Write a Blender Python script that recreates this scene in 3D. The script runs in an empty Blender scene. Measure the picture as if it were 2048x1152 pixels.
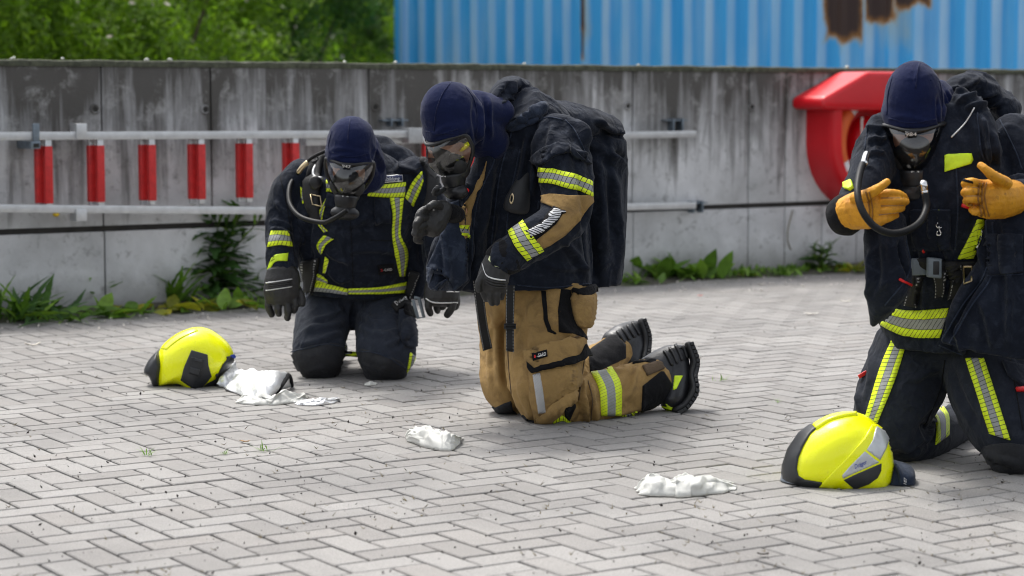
import bpy, bmesh, math, random
import numpy as np
from mathutils import Vector, Matrix
from mathutils.bvhtree import BVHTree
from mathutils.geometry import delaunay_2d_cdt
random.seed(7); RNG = np.random.default_rng(11)
R = math.radians
scene = bpy.context.scene
C = scene.collection

# ------------------------------------------------------------------ camera
FPX, CAMH, HORIZON = 4200.0, 1.13, 195.0
PITCH = math.atan((576.0 - HORIZON) / FPX)
cam_d = bpy.data.cameras.new('camera'); cam = bpy.data.objects.new('camera', cam_d); C.objects.link(cam)
cam.location = (0, 0, CAMH); cam.rotation_euler = (math.pi/2 - PITCH, 0, 0)
cam_d.sensor_width = 36.0; cam_d.lens = FPX/2048*36.0
cam_d.clip_end = 2000; cam_d.clip_start = 0.05
cam_d.dof.use_dof = True; cam_d.dof.focus_distance = 7.0; cam_d.dof.aperture_fstop = 3.2
scene.camera = cam

# ------------------------------------------------------------------ sky and sun (thin overcast, high soft sun from behind left)
SUN_EL, SUN_AZ = R(62), R(-35)          # azimuth from +Y towards +X; the sun stands behind the figures, to the left
world = bpy.data.worlds.new('World'); scene.world = world; world.use_nodes = True
nt = world.node_tree; nt.nodes.clear()
wo = nt.nodes.new('ShaderNodeOutputWorld'); bg = nt.nodes.new('ShaderNodeBackground')
sky = nt.nodes.new('ShaderNodeTexSky'); sky.sky_type = 'NISHITA'; sky.sun_disc = False
sky.sun_elevation = SUN_EL; sky.sun_rotation = SUN_AZ; sky.dust_density = 4.0; sky.air_density = 1.0
hs = nt.nodes.new('ShaderNodeHueSaturation'); hs.inputs['Saturation'].default_value = 0.28
nt.links.new(sky.outputs[0], hs.inputs['Color']); nt.links.new(hs.outputs[0], bg.inputs['Color'])
bg.inputs['Strength'].default_value = 0.15
nt.links.new(bg.outputs[0], wo.inputs['Surface'])
sun_d = bpy.data.lights.new('sun', 'SUN'); sun = bpy.data.objects.new('sun', sun_d); C.objects.link(sun)
sun_d.energy = 1.5; sun_d.angle = R(10); sun_d.color = (1.0, 0.965, 0.91)
sdir = Vector((math.sin(SUN_AZ)*math.cos(SUN_EL), math.cos(SUN_AZ)*math.cos(SUN_EL), math.sin(SUN_EL)))
sun.rotation_euler = sdir.to_track_quat('Z', 'Y').to_euler(); sun.location = (-4, 8, 9)
vs = scene.view_settings; vs.view_transform = 'Standard'; vs.look = 'None'; vs.gamma = 1.0; vs.use_curve_mapping = False
vs.exposure = 0.86
scene.cycles.max_bounces = 6; scene.cycles.transparent_max_bounces = 8; scene.cycles.use_denoising = True; scene.cycles.filter_width = 1.0

# ------------------------------------------------------------------ pixel helpers: a pixel is a direction, the depth comes from what the thing touches
CP, SP = math.cos(PITCH), math.sin(PITCH)
def ray(x, y):
    xc, yc = (x-1024)/FPX, -(y-576)/FPX
    return Vector((xc, CP + yc*SP, -SP + yc*CP))
def px(x, y, Y):
    d = ray(x, y); t = Y/d.y
    return Vector((d.x*t, Y, CAMH + d.z*t))
def gnd(x, y, z=0.0):
    d = ray(x, y); t = (z-CAMH)/d.z
    return Vector((d.x*t, d.y*t, z))
def to_px(P):
    P = np.asarray(P, float).reshape(-1, 3)
    dx, dy, dz = P[:, 0], P[:, 1], P[:, 2]-CAMH
    f = dy*CP - dz*SP; u = dy*SP + dz*CP
    return np.stack([1024 + FPX*dx/f, 576 - FPX*u/f], 1)
CAM = Vector((0, 0, CAMH))
# wall / paving axes
AD = Vector((1.5625, 1, 0)).normalized(); BD = Vector((-AD.y, AD.x, 0)); ND = -BD
WP0 = gnd(1513, 548)
def wpt(x, y, off=0.0):
    d = ray(x, y); P0 = WP0 + ND*off
    t = (P0-CAM).dot(ND)/d.dot(ND)
    return CAM + d*t
def wsz(x, y, off=0.0):
    p = wpt(x, y, off); return (p-WP0).dot(AD), p.z
def wl(s, z, off): return WP0 + AD*s + ND*off + Vector((0, 0, z))

# ------------------------------------------------------------------ materials
MATS = {}
def newmat(name):
    m = bpy.data.materials.new(name); m.use_nodes = True; MATS[name] = m
    n = m.node_tree; b = n.nodes['Principled BSDF']; return m, n, b
def nd(n, t, **k):
    o = n.nodes.new(t)
    for a, v in k.items():
        if a.startswith('i_'): o.inputs[a[2:].replace('_', ' ')].default_value = v
        else: setattr(o, a, v)
    return o
def ramp(n, fac, stops, interp='LINEAR'):
    r = n.nodes.new('ShaderNodeValToRGB'); cr = r.color_ramp; cr.interpolation = interp
    while len(cr.elements) < len(stops): cr.elements.new(0.5)
    for e, (p, c) in zip(cr.elements, stops):
        e.position = p; e.color = (c, c, c, 1) if isinstance(c, (int, float)) else (*c, 1)
    n.links.new(fac, r.inputs[0]); return r.outputs[0]
def noise(n, vec, scale, detail=4, rough=0.55, dist=0.0):
    t = nd(n, 'ShaderNodeTexNoise'); t.inputs['Scale'].default_value = scale
    t.inputs['Detail'].default_value = detail; t.inputs['Roughness'].default_value = rough
    t.inputs['Distortion'].default_value = dist
    if vec is not None: n.links.new(vec, t.inputs['Vector'])
    return t.outputs['Fac']
def mixc(n, fac, a, b, mode='MIX'):
    m = n.nodes.new('ShaderNodeMix'); m.data_type = 'RGBA'; m.blend_type = mode
    for s, v in ((0, fac), (6, a), (7, b)):
        if hasattr(v, 'is_output'): n.links.new(v, m.inputs[s])
        elif isinstance(v, (int, float)): m.inputs[s].default_value = v
        else: m.inputs[s].default_value = (*v, 1)
    return m.outputs[2]
def math_(n, op, a, b=None, c=None):
    m = n.nodes.new('ShaderNodeMath'); m.operation = op
    for i, v in enumerate((a, b, c)):
        if v is None: continue
        if hasattr(v, 'is_output'): n.links.new(v, m.inputs[i])
        else: m.inputs[i].default_value = v
    return m.outputs[0]
def bump(n, b, h, dist, strength=0.6):
    bp = n.nodes.new('ShaderNodeBump'); bp.inputs['Strength'].default_value = strength; bp.inputs['Distance'].default_value = dist
    n.links.new(h, bp.inputs['Height']); n.links.new(bp.outputs[0], b.inputs['Normal']); return bp
def pos(n): return n.nodes.new('ShaderNodeNewGeometry').outputs['Position']
def simple(name, col, rough=0.6, metal=0.0, var=0.25, vscale=14, bscale=0, bdist=0.002, spec=0.5, sheen=0.0, coat=0.0):
    m, n, b = newmat(name); p = pos(n)
    f = noise(n, p, vscale, 5, 0.6)
    dark = tuple(c*(1-var) for c in col); light = tuple(min(1, c*(1+var)) for c in col)
    n.links.new(ramp(n, f, [(0.3, dark), (0.7, light)]), b.inputs['Base Color'])
    b.inputs['Roughness'].default_value = rough; b.inputs['Metallic'].default_value = metal
    b.inputs['Specular IOR Level'].default_value = spec
    b.inputs['Sheen Weight'].default_value = sheen; b.inputs['Sheen Roughness'].default_value = 0.5
    b.inputs['Coat Weight'].default_value = coat; b.inputs['Coat Roughness'].default_value = 0.08
    if bscale: bump(n, b, noise(n, p, bscale, 3), bdist)
    return m
def fabric(name, col, var=0.3, rough=0.85, weave=900, dirt=None, dirt_amt=0.0, sheen=0.12, fade=None, fade_amt=0.0, crease=1.0):
    m, n, b = newmat(name); p = pos(n)
    c = ramp(n, noise(n, p, 9, 6, 0.65), [(0.3, tuple(x*(1-var) for x in col)), (0.7, tuple(x*(1+var) for x in col))])
    if fade is not None:
        c = mixc(n, math_(n, 'MULTIPLY', ramp(n, noise(n, p, 26, 7, 0.7, 0.6), [(0.5, 0.0), (0.68, 1.0)]), fade_amt), c, fade)
    if dirt is not None:
        c = mixc(n, math_(n, 'MULTIPLY', ramp(n, noise(n, p, 13, 6, 0.6, 0.8), [(0.5, 0.0), (0.72, 1.0)]), dirt_amt), c, dirt)
    fine = ramp(n, noise(n, p, 420, 2), [(0.35, 0.9), (0.65, 1.08)])
    c = mixc(n, 1.0, c, fine, 'MULTIPLY')
    n.links.new(c, b.inputs['Base Color']); b.inputs['Roughness'].default_value = rough
    b.inputs['Specular IOR Level'].default_value = 0.16
    b.inputs['Sheen Weight'].default_value = sheen*0.35; b.inputs['Sheen Roughness'].default_value = 0.4
    def cr(sc): return math_(n, 'ABSOLUTE', math_(n, 'SUBTRACT', noise(n, p, sc, 2, 0.5, 0.35), 0.5))       # crease lines
    patchy = ramp(n, noise(n, p, 4.5, 2), [(0.42, 0.12), (0.62, 1.35)])       # creased here, stretched smooth there
    h = math_(n, 'ADD', math_(n, 'MULTIPLY', patchy, math_(n, 'ADD', math_(n, 'MULTIPLY', cr(9), -4.5*crease), math_(n, 'MULTIPLY', cr(22), -2.0*crease))), math_(n, 'ADD', math_(n, 'MULTIPLY', noise(n, p, 70, 3, 0.5), 0.35), math_(n, 'MULTIPLY', noise(n, p, weave, 2), 0.22)))
    bump(n, b, h, 0.0075, 0.75)
    return m

# ------------------------------------------------------------------ mesh helpers
ORG = {}
def link(o, parent=None):
    C.objects.link(o)
    if parent is not None: o.parent = parent
    return o
def thing(name, loc, label, cat, group=None):
    o = bpy.data.objects.new(name, None); o.empty_display_size = 0.1
    link(o); o.location = loc; ORG[o.name] = Vector(loc)
    o['label'] = label; o['category'] = cat
    if group: o['group'] = group
    return o
def mk(name, verts, faces, mat, parent=None, smooth=True, label=None, cat=None, kind=None, group=None, uvs=None, angle=None):
    """link verts/faces (world coordinates) as one mesh object below parent"""
    v = np.asarray(verts, float).reshape(-1, 3)
    if parent is not None: org = np.array(ORG[parent.name])
    else: org = np.array([v[:, 0].mean(), v[:, 1].mean(), v[:, 2].min()])
    me = bpy.data.meshes.new(name)
    me.from_pydata((v-org).tolist(), [], [list(map(int, f)) for f in faces]); me.update()
    if uvs is not None:
        ul = me.uv_layers.new(name='UVMap'); uv = np.asarray(uvs, float)
        li = np.empty(len(me.loops), int); me.loops.foreach_get('vertex_index', li)
        ul.data.foreach_set('uv', uv[li].ravel())
    if smooth: me.polygons.foreach_set('use_smooth', [True]*len(me.polygons))
    me.materials.append(MATS[mat] if isinstance(mat, str) else mat)
    o = bpy.data.objects.new(name, me); link(o, parent)
    if parent is None: o.location = org
    ORG[o.name] = Vector(org)
    if label: o['label'] = label
    if cat: o['category'] = cat
    if kind: o['kind'] = kind
    if group: o['group'] = group
    if smooth and angle:
        try: me.set_sharp_from_angle(angle=R(angle))
        except Exception: pass
    return o
def join(*ms):
    V, F, k = [], [], 0
    for v, f in ms:
        v = np.asarray(v, float).reshape(-1, 3); V.append(v); F += [[i+k for i in q] for q in f]; k += len(v)
    return np.concatenate(V), F
def box(o, ex, ey, ez):
    """box from corner-centre o with half axes ex, ey, ez (vectors)"""
    v = [o + ex*a + ey*b + ez*c for a in (-1, 1) for b in (-1, 1) for c in (-1, 1)]
    return v, [[0, 1, 3, 2], [4, 6, 7, 5], [0, 4, 5, 1], [2, 3, 7, 6], [0, 2, 6, 4], [1, 5, 7, 3]]
def bevbox(o, ex, ey, ez, bev):
    bm = bmesh.new(); v, f = box(Vector((0, 0, 0)), Vector((ex.length, 0, 0)), Vector((0, ey.length, 0)), Vector((0, 0, ez.length)))
    bv = [bm.verts.new(x) for x in v]
    for q in f: bm.faces.new([bv[i] for i in q])
    bmesh.ops.recalc_face_normals(bm, faces=bm.faces)
    bmesh.ops.bevel(bm, geom=list(bm.edges), offset=bev, segments=2, affect='EDGES', profile=0.6)
    bm.verts.index_update()
    M = Matrix((ex.normalized(), ey.normalized(), ez.normalized())).transposed()
    V = [o + M @ x.co for x in bm.verts]; F = [[a.index for a in q.verts] for q in bm.faces]; bm.free()
    return V, F
def catmull(P, n):
    P = [Vector(p) for p in P]
    if len(P) < 3: return [P[0].lerp(P[-1], i/n) for i in range(n+1)]
    Q = [2*P[0]-P[1]] + P + [2*P[-1]-P[-2]]; out = []
    for i in range(1, len(Q)-2):
        for k in range(n):
            t = k/n; a, b, c, d = Q[i-1], Q[i], Q[i+1], Q[i+2]
            out.append(0.5*((2*b) + (c-a)*t + (2*a-5*b+4*c-d)*t*t + (3*b-a-3*c+d)*t**3))
    out.append(P[-1]); return out
def tube(path, rad, n=8, smooth=4, caps=True, flat=1.0):
    """tube along world points; rad a number or one per control point"""
    P = [Vector(p) for p in path]
    rr = rad if isinstance(rad, (list, tuple)) else [rad]*len(P)
    if smooth and len(P) > 2:
        Q = catmull(P, smooth); rs = [rr[min(i//smooth, len(rr)-1)]*(1-(i % smooth)/smooth) + rr[min(i//smooth+1, len(rr)-1)]*((i % smooth)/smooth) for i in range(len(Q))]
    else: Q, rs = P, rr
    V, F = [], []; up = None
    for i, p in enumerate(Q):
        t = (Q[min(i+1, len(Q)-1)] - Q[max(i-1, 0)]).normalized()
        if up is None: up = t.orthogonal().normalized()
        up = (up - t*up.dot(t)).normalized(); sd = t.cross(up)
        for k in range(n):
            a = 2*math.pi*k/n; V.append(p + (up*math.cos(a) + sd*math.sin(a)*flat)*rs[i])
    for i in range(len(Q)-1):
        for k in range(n):
            F.append([i*n+k, i*n+(k+1) % n, (i+1)*n+(k+1) % n, (i+1)*n+k])
    if caps: F.append(list(range(n))[::-1]); F.append([(len(Q)-1)*n+k for k in range(n)])
    return V, F
def loft(pts, n=20, sub=4, cap=True):
    """closed skin through rings (pixel x, pixel y, depth Y, half width in photo pixels, half depth in metres)"""
    P = [px(a[0], a[1], a[2]) for a in pts]
    W = [a[3]*a[2]/FPX for a in pts]; D = [a[4] for a in pts]
    dense = catmull([Vector((*p,)) for p in P], sub) if len(P) > 2 else catmull(P, sub)
    dn = len(dense); idx = np.linspace(0, len(pts)-1, dn)
    wr = np.interp(idx, range(len(pts)), W); dr = np.interp(idx, range(len(pts)), D)
    rings = []
    for i, p in enumerate(dense):
        t = (dense[min(i+1, dn-1)] - dense[max(i-1, 0)]).normalized()
        view = (p-CAM).normalized(); n1 = t.cross(view)
        if n1.length < 1e-3: n1 = Vector((1, 0, 0))
        n1.normalize(); n2 = t.cross(n1).normalized(); rings.append((p, t, n1, n2, wr[i], dr[i]))
    seq = []
    if cap:
        p, t, a, b, w, d = rings[0]; m = min(w, d)
        for q, s in ((0.55, 0.45), (0.38, 0.8)): seq.append((p - t*m*q, a, b, w*s, d*s))
    for p, t, a, b, w, d in rings: seq.append((p, a, b, w, d))
    if cap:
        p, t, a, b, w, d = rings[-1]; m = min(w, d)
        for q, s in ((0.38, 0.8), (0.55, 0.45)): seq.append((p + t*m*q, a, b, w*s, d*s))
    V, F = [], []
    for p, a, b, w, d in seq:
        for k in range(n):
            th = 2*math.pi*k/n; V.append(p + a*math.cos(th)*w + b*math.sin(th)*d)
    for i in range(len(seq)-1):
        for k in range(n): F.append([i*n+k, i*n+(k+1) % n, (i+1)*n+(k+1) % n, (i+1)*n+k])
    F.append(list(range(n))[::-1]); F.append([(len(seq)-1)*n+k for k in range(n)])
    return V, F
def ellip(c, ax, n=20, m=12):
    """ellipsoid at world c with axis vectors ax (3)"""
    V, F = [c + ax[2]], []
    for i in range(1, m):
        th = math.pi*i/m
        for k in range(n):
            a = 2*math.pi*k/n
            V.append(c + ax[0]*math.sin(th)*math.cos(a) + ax[1]*math.sin(th)*math.sin(a) + ax[2]*math.cos(th))
    V.append(c - ax[2]); L = len(V)-1
    for k in range(n): F.append([0, 1+k, 1+(k+1) % n]); F.append([L, L-n+(k+1) % n, L-n+k])
    for i in range(m-2):
        for k in range(n): F.append([1+i*n+k, 1+(i+1)*n+k, 1+(i+1)*n+(k+1) % n, 1+i*n+(k+1) % n])
    return V, F
def epx(x, y, Y, w, h, d, tilt=0):
    """ellipsoid facing the camera: centre pixel, half width/height in pixels, half depth in metres"""
    c = px(x, y, Y); s = Y/FPX; ca, sa = math.cos(tilt), math.sin(tilt)
    ux, uz = Vector((ca, 0, sa)), Vector((-sa, 0, ca))
    return ellip(c, (ux*w*s, Vector((0, d, 0)), uz*h*s))
def union(parts, voxel, smooth=6, fac=0.5):
    """voxel union of closed skins -> (verts array, faces)"""
    V, F = join(*parts)
    me = bpy.data.meshes.new('tmp'); me.from_pydata(V.tolist(), [], F); me.update()
    bm = bmesh.new(); bm.from_mesh(me); bmesh.ops.recalc_face_normals(bm, faces=bm.faces); bm.to_mesh(me); bm.free()
    o = bpy.data.objects.new('tmp', me); C.objects.link(o)
    m = o.modifiers.new('r', 'REMESH'); m.mode = 'VOXEL'; m.voxel_size = voxel
    if smooth:
        s = o.modifiers.new('s', 'SMOOTH'); s.iterations = smooth; s.factor = fac
    dg = bpy.context.evaluated_depsgraph_get(); ev = o.evaluated_get(dg); em = ev.to_mesh()
    v = np.empty(len(em.vertices)*3); em.vertices.foreach_get('co', v); v = v.reshape(-1, 3)
    f = [list(p.vertices) for p in em.polygons]
    ev.to_mesh_clear(); bpy.data.objects.remove(o); bpy.data.meshes.remove(me)
    return v, f
def vnormals(v, f):
    me = bpy.data.meshes.new('t'); me.from_pydata(v.tolist(), [], f); me.update()
    n = np.empty(len(v)*3); me.vertices.foreach_get('normal', n); bpy.data.meshes.remove(me); return n.reshape(-1, 3)
_TAB = RNG.random(65536)*2-1
def vnoise(p):
    p = np.asarray(p, float); i = np.floor(p).astype(np.int64); f = p-i; f = f*f*f*(f*(f*6-15)+10)
    def h(a, b, c): return _TAB[((a*73856093) ^ (b*19349663) ^ (c*83492791)) & 65535]
    x, y, z = i[:, 0], i[:, 1], i[:, 2]; u, v, w = f[:, 0], f[:, 1], f[:, 2]; r = 0
    for a in (0, 1):
        for b in (0, 1):
            for c in (0, 1):
                r = r + h(x+a, y+b, z+c)*(u if a else 1-u)*(v if b else 1-v)*(w if c else 1-w)
    return r
def fbm(p, o=4):
    r, a = 0, 0.5
    for k in range(o): r = r + a*vnoise(p); p = p*2.03 + 7.1; a *= 0.5
    return r
def wrinkle(v, f, base=0.004, scale=9.0, aniso=(1, 1, 0.45), lumps=0.006, lscale=5, spots=(), folds=(), seed=0.0):
    """cloth relief: soft lumps, ridged creases, crumpled spots (px,py,radius,amp) and folds drawn as pixel strokes (x0,y0,x1,y1,width,amp)"""
    n = vnormals(v, f); q = to_px(v); p = v + seed
    warp = np.stack([fbm(p*4+3, 3), fbm(p*4+17, 3), fbm(p*4+31, 3)], 1)
    a = p*scale*np.array(aniso) + warp*1.5
    r1 = np.clip(1-np.abs(vnoise(a*0.7))*2.4, 0, 1)**1.6; r2 = np.clip(1-np.abs(vnoise(a*1.9+5))*2.6, 0, 1)**1.5
    crease = r1 + 0.5*r2 - 0.4
    amp = np.full(len(v), base)
    for x, y, rad, am in spots: amp = amp + am*np.exp(-(((q[:, 0]-x)**2 + (q[:, 1]-y)**2)/rad**2))
    d = crease*amp + lumps*fbm(p*lscale+11, 3)
    view = np.array(CAM) - v; view /= np.linalg.norm(view, axis=1)[:, None]
    face = np.clip((n*view).sum(1)*3, 0, 1)
    for x0, y0, x1, y1, w, am in folds:
        e = np.array([x1-x0, y1-y0], float); L = np.linalg.norm(e); e /= L
        rel = q - np.array([x0, y0]); s = rel@e/L; tt = rel@np.array([-e[1], e[0]])
        tt = tt + 3*np.sin(s*5+x0)            # a stroke is never quite straight
        u = tt/(w*0.75); tap = np.clip(np.minimum(s, 1-s)*5+0.15, 0, 1)*((s > -0.03) & (s < 1.03))
        d = d + 1.85*am*face*tap*(np.exp(-u*u) - 0.55*np.exp(-((u-1.7)**2)))
    return v + n*d[:, None]
def bvh(v, f): return BVHTree.FromPolygons([Vector(x) for x in v], [tuple(q) for q in f])
def hit(tree, x, y):
    d = ray(x, y).normalized(); loc, nor, i, dist = tree.ray_cast(CAM, d)
    if loc is None: return None
    if nor.dot(d) > 0: nor = -nor
    return loc, nor
def surf(tree, x, y, Yg=None):
    h = hit(tree, x, y)
    if h: return h
    if Yg is None: return None
    loc, nor, i, dist = tree.find_nearest(px(x, y, Yg))
    return loc, nor
def dens(poly, step):
    out = []
    for (a, b), (c, d) in zip(poly, poly[1:]+poly[:1]):
        L = math.hypot(c-a, d-b); k = max(1, int(L/step))
        out += [(a+(c-a)*i/k, b+(d-b)*i/k) for i in range(k)]
    return out
def inside(poly, x, y):
    r = False; j = len(poly)-1
    for i in range(len(poly)):
        xi, yi = poly[i]; xj, yj = poly[j]
        if (yi > y) != (yj > y) and x < (xj-xi)*(y-yi)/(yj-yi)+xi: r = not r
        j = i
    return r
def smoothpoly(poly, k=3):
    P = [Vector((a, b, 0)) for a, b in poly]; n = len(P); out = []
    for i in range(n):
        a, b, c, d = P[i-1], P[i], P[(i+1) % n], P[(i+2) % n]
        for j in range(k):
            t = j/k; q = 0.5*((2*b)+(c-a)*t+(2*a-5*b+4*c-d)*t*t+(3*b-a-3*c+d)*t**3); out.append((q.x, q.y))
    return out
def solid(V, N, F, off, sink):
    """closed slab from a front skin: front pushed out by off, back sunk by sink"""
    k = len(V); front = [v+n*off for v, n in zip(V, N)]; back = [v-n*sink for v, n in zip(V, N)]
    cnt = {}
    for q in F:
        for a, b in zip(q, q[1:]+q[:1]): cnt[(a, b)] = 1
    side = [[b, a, a+k, b+k] for (a, b) in cnt if (b, a) not in cnt]
    return front+back, [list(q) for q in F] + [[i+k for i in q[::-1]] for q in F] + side
def biggest(F):
    """keep the largest connected piece"""
    par = {}
    def fi(a):
        while par[a] != a: par[a] = par[par[a]]; a = par[a]
        return a
    for f in F:
        for a in f: par.setdefault(a, a)
        for a in f[1:]: par[fi(a)] = fi(f[0])
    cnt = {}
    for f in F: cnt[fi(f[0])] = cnt.get(fi(f[0]), 0)+1
    k = max(cnt, key=cnt.get); return [f for f in F if fi(f[0]) == k]
def decal(name, tree, poly, mat, parent, off=0.003, sink=0.004, step=4.0, curve=0, Yg=None, dome=0.0, **kw):
    """a patch sewn on a surface: the polygon's pixels are cast on the surface it lies on"""
    if curve: poly = smoothpoly(poly, curve)
    B = dens(poly, step); nb = len(B); xs = [a for a, b in B]; ys = [b for a, b in B]
    I = []
    y = min(ys)+step*0.6; row = 0
    while y < max(ys):
        x = min(xs)+step*(0.5 if row % 2 else 0.9)
        while x < max(xs):
            if inside(B, x, y) and min((x-a)**2+(y-b)**2 for a, b in B) > (step*0.55)**2: I.append((x, y))
            x += step
        y += step*0.87; row += 1
    r = delaunay_2d_cdt([Vector(q) for q in B+I], [(i, (i+1) % nb) for i in range(nb)], [], 1, 1e-4)
    pts, faces = r[0], r[2]
    V, N, ok = [], [], []
    for q in pts:
        h = surf(tree, q.x, q.y, Yg); ok.append(h is not None)
        V.append(h[0] if h else Vector()); N.append(h[1] if h else Vector((0, -1, 0)))
    cx = Vector((sum(xs)/len(xs), sum(ys)/len(ys))); 
    if dome:
        Bn = np.array(B)
        for i, q in enumerate(pts):
            dd = np.sqrt(((Bn-np.array(q))**2).sum(1).min()); V[i] = V[i] + N[i]*dome*min(1, dd/(4*step))
    F = []
    for f in faces:
        if not all(ok[i] for i in f): continue
        f = list(f); a, b, c = (V[i] for i in f[:3])
        if max((a-b).length, (b-c).length, (c-a).length) > 0.09: continue
        if (b-a).cross(c-a).dot(N[f[0]]) < 0: f = f[::-1]
        F.append(f)
    if not F: print('EMPTY decal', name, poly[0]); return None
    F = biggest(F); used = sorted({i for f in F for i in f}); mp = {a: i for i, a in enumerate(used)}
    V2, F2 = solid([V[i] for i in used], [N[i] for i in used], [[mp[i] for i in f] for f in F], off, sink)
    return mk(name, V2, F2, mat, parent, **kw)
def resample(P, n):
    P = np.asarray(P, float)
    if len(P) > 2: P = np.array([(q.x, q.y) for q in catmull([Vector((a, b, 0)) for a, b in P], 6)])
    s = np.concatenate([[0], np.cumsum(np.linalg.norm(np.diff(P, axis=0), axis=1))])
    t = np.linspace(0, s[-1], n); return np.stack([np.interp(t, s, P[:, 0]), np.interp(t, s, P[:, 1])], 1)
def strip(name, tree, ea, eb, mat, parent, off=0.003, sink=0.004, m=6, step=4.0, Yg=None, maxe=0.07, **kw):
    """a band between two pixel edges, laid on the surface; u runs along it in metres, v across"""
    L = sum(math.dist(a, b) for a, b in zip(ea, ea[1:])); n = max(4, int(L/step)+1)
    A, B = resample(ea, n), resample(eb, n); V, N, UV, ok = [], [], [], []; u = 0; last = None
    for i in range(n):
        rowp = []
        for j in range(m):
            t = j/(m-1); x, y = A[i]*(1-t)+B[i]*t; h = surf(tree, x, y, Yg); ok.append(h is not None)
            V.append(h[0] if h else Vector()); N.append(h[1] if h else Vector((0, -1, 0))); rowp.append(h[0] if h else None)
        mid = rowp[m//2]
        if mid is not None:
            if last is not None: u += (mid-last).length
            last = mid
        for j in range(m): UV.append((u, j/(m-1)))
    F = []
    for i in range(n-1):
        for j in range(m-1):
            q = [i*m+j, i*m+j+1, (i+1)*m+j+1, (i+1)*m+j]
            if not all(ok[k] for k in q): continue
            if max((V[q[a]]-V[q[(a+1) % 4]]).length for a in range(4)) > maxe: continue
            if (V[q[1]]-V[q[0]]).cross(V[q[3]]-V[q[0]]).dot(N[q[0]]) < 0: q = q[::-1]
            F.append(q)
    if not F: print('EMPTY strip', name, ea[0]); return None
    F = biggest(F); used = sorted({i for f in F for i in f}); mp = {a: i for i, a in enumerate(used)}
    V2, F2 = solid([V[i] for i in used], [N[i] for i in used], [[mp[i] for i in f] for f in F], off, sink)
    return mk(name, V2, F2, mat, parent, uvs=[UV[i] for i in used]*2, **kw)
def ribbon(name, ea, eb, Y0, Y1, mat, parent, th=0.004):
    """a strap hanging freely between two pixel edges at given depths"""
    A, B = resample(ea, 14), resample(eb, 14); V, N, UV, F, u = [], [], [], [], 0
    for i in range(14):
        Y = Y0+(Y1-Y0)*i/13 + 0.004*math.sin(i*0.9); a, b_ = px(A[i][0], A[i][1], Y), px(B[i][0], B[i][1], Y)
        if i: u += (a-V[-5]).length
        for j in range(5): V.append(a.lerp(b_, j/4)); N.append(Vector((0, -1, 0))); UV.append((u, j/4))
    for i in range(13):
        for j in range(4): F.append([i*5+j, (i+1)*5+j, (i+1)*5+j+1, i*5+j+1])
    V2, F2 = solid(V, N, F, th, 0.0); return mk(name, V2, F2, mat, parent, uvs=UV*2)
def text_on(name, tree, txt, o, u, v, mat, parent, off=0.0055, Yg=None, **kw):
    """lettering: o = pixel of lower left corner, u = pixel vector of the whole width, v = pixel vector of the cap height"""
    cu = bpy.data.curves.new('t', 'FONT'); cu.body = txt; cu.resolution_u = 3
    ob = bpy.data.objects.new('t', cu); C.objects.link(ob)
    dg = bpy.context.evaluated_depsgraph_get(); me = ob.evaluated_get(dg).to_mesh()
    P = np.array([q.co[:2] for q in me.vertices]); F = [list(q.vertices) for q in me.polygons]
    ob.evaluated_get(dg).to_mesh_clear(); bpy.data.objects.remove(ob); bpy.data.curves.remove(cu)
    P[:, 0] = (P[:, 0]-P[:, 0].min())/np.ptp(P[:, 0]); P[:, 1] = P[:, 1]/0.7
    V, N = [], []
    for a, b in P:
        h = surf(tree, o[0]+u[0]*a+v[0]*b, o[1]+u[1]*a+v[1]*b, Yg)
        if h is None: return None
        V.append(h[0]); N.append(h[1])
    navg = sum(N, Vector()).normalized(); F2 = []
    for q in F:
        a, b, c = V[q[0]], V[q[1]], V[q[2]]
        F2.append(q if (b-a).cross(c-a).dot(navg) > 0 else q[::-1])
    return mk(name, [p+n*off for p, n in zip(V, N)], F2, mat, parent, smooth=False, **kw)
# ================================================================== materials of the place
def wallvec(n):
    vr = nd(n, 'ShaderNodeVectorRotate', rotation_type='Z_AXIS'); vr.inputs['Angle'].default_value = -math.atan2(AD.y, AD.x)
    vr.inputs['Center'].default_value = (WP0.x, WP0.y, 0); n.links.new(pos(n), vr.inputs['Vector']); return vr.outputs[0]
def scaled(n, v, sx, sy, sz):
    m = nd(n, 'ShaderNodeVectorMath', operation='MULTIPLY'); n.links.new(v, m.inputs[0]); m.inputs[1].default_value = (sx, sy, sz); return m.outputs[0]
# paving stone
m, n, b = newmat('paver'); p = pos(n)
oi = nd(n, 'ShaderNodeObjectInfo'); ge = nd(n, 'ShaderNodeNewGeometry')
rnd = math_(n, 'FRACT', math_(n, 'ADD', oi.outputs['Random'], ge.outputs['Random Per Island']))
c = ramp(n, rnd, [(0.0, (0.235, 0.224, 0.212)), (0.3, (0.278, 0.267, 0.254)), (0.75, (0.304, 0.294, 0.281)), (1.0, (0.262, 0.247, 0.232))])
c = mixc(n, math_(n, 'MULTIPLY', ramp(n, noise(n, p, 1.1, 6, 0.65), [(0.42, 0.0), (0.68, 1.0)]), 0.7), c, (0.165, 0.16, 0.155))
c = mixc(n, 1.0, c, ramp(n, noise(n, p, 260, 3, 0.7), [(0.3, 0.6), (0.5, 1.0), (0.72, 1.3)]), 'MULTIPLY')
c = mixc(n, math_(n, 'MULTIPLY', ramp(n, noise(n, p, 30, 4, 0.7), [(0.58, 0.0), (0.75, 1.0)]), 0.35), c, (0.14, 0.135, 0.13))
n.links.new(c, b.inputs['Base Color']); b.inputs['Roughness'].default_value = 0.88
bump(n, b, noise(n, p, 240, 3, 0.7), 0.002, 0.6)
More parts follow.
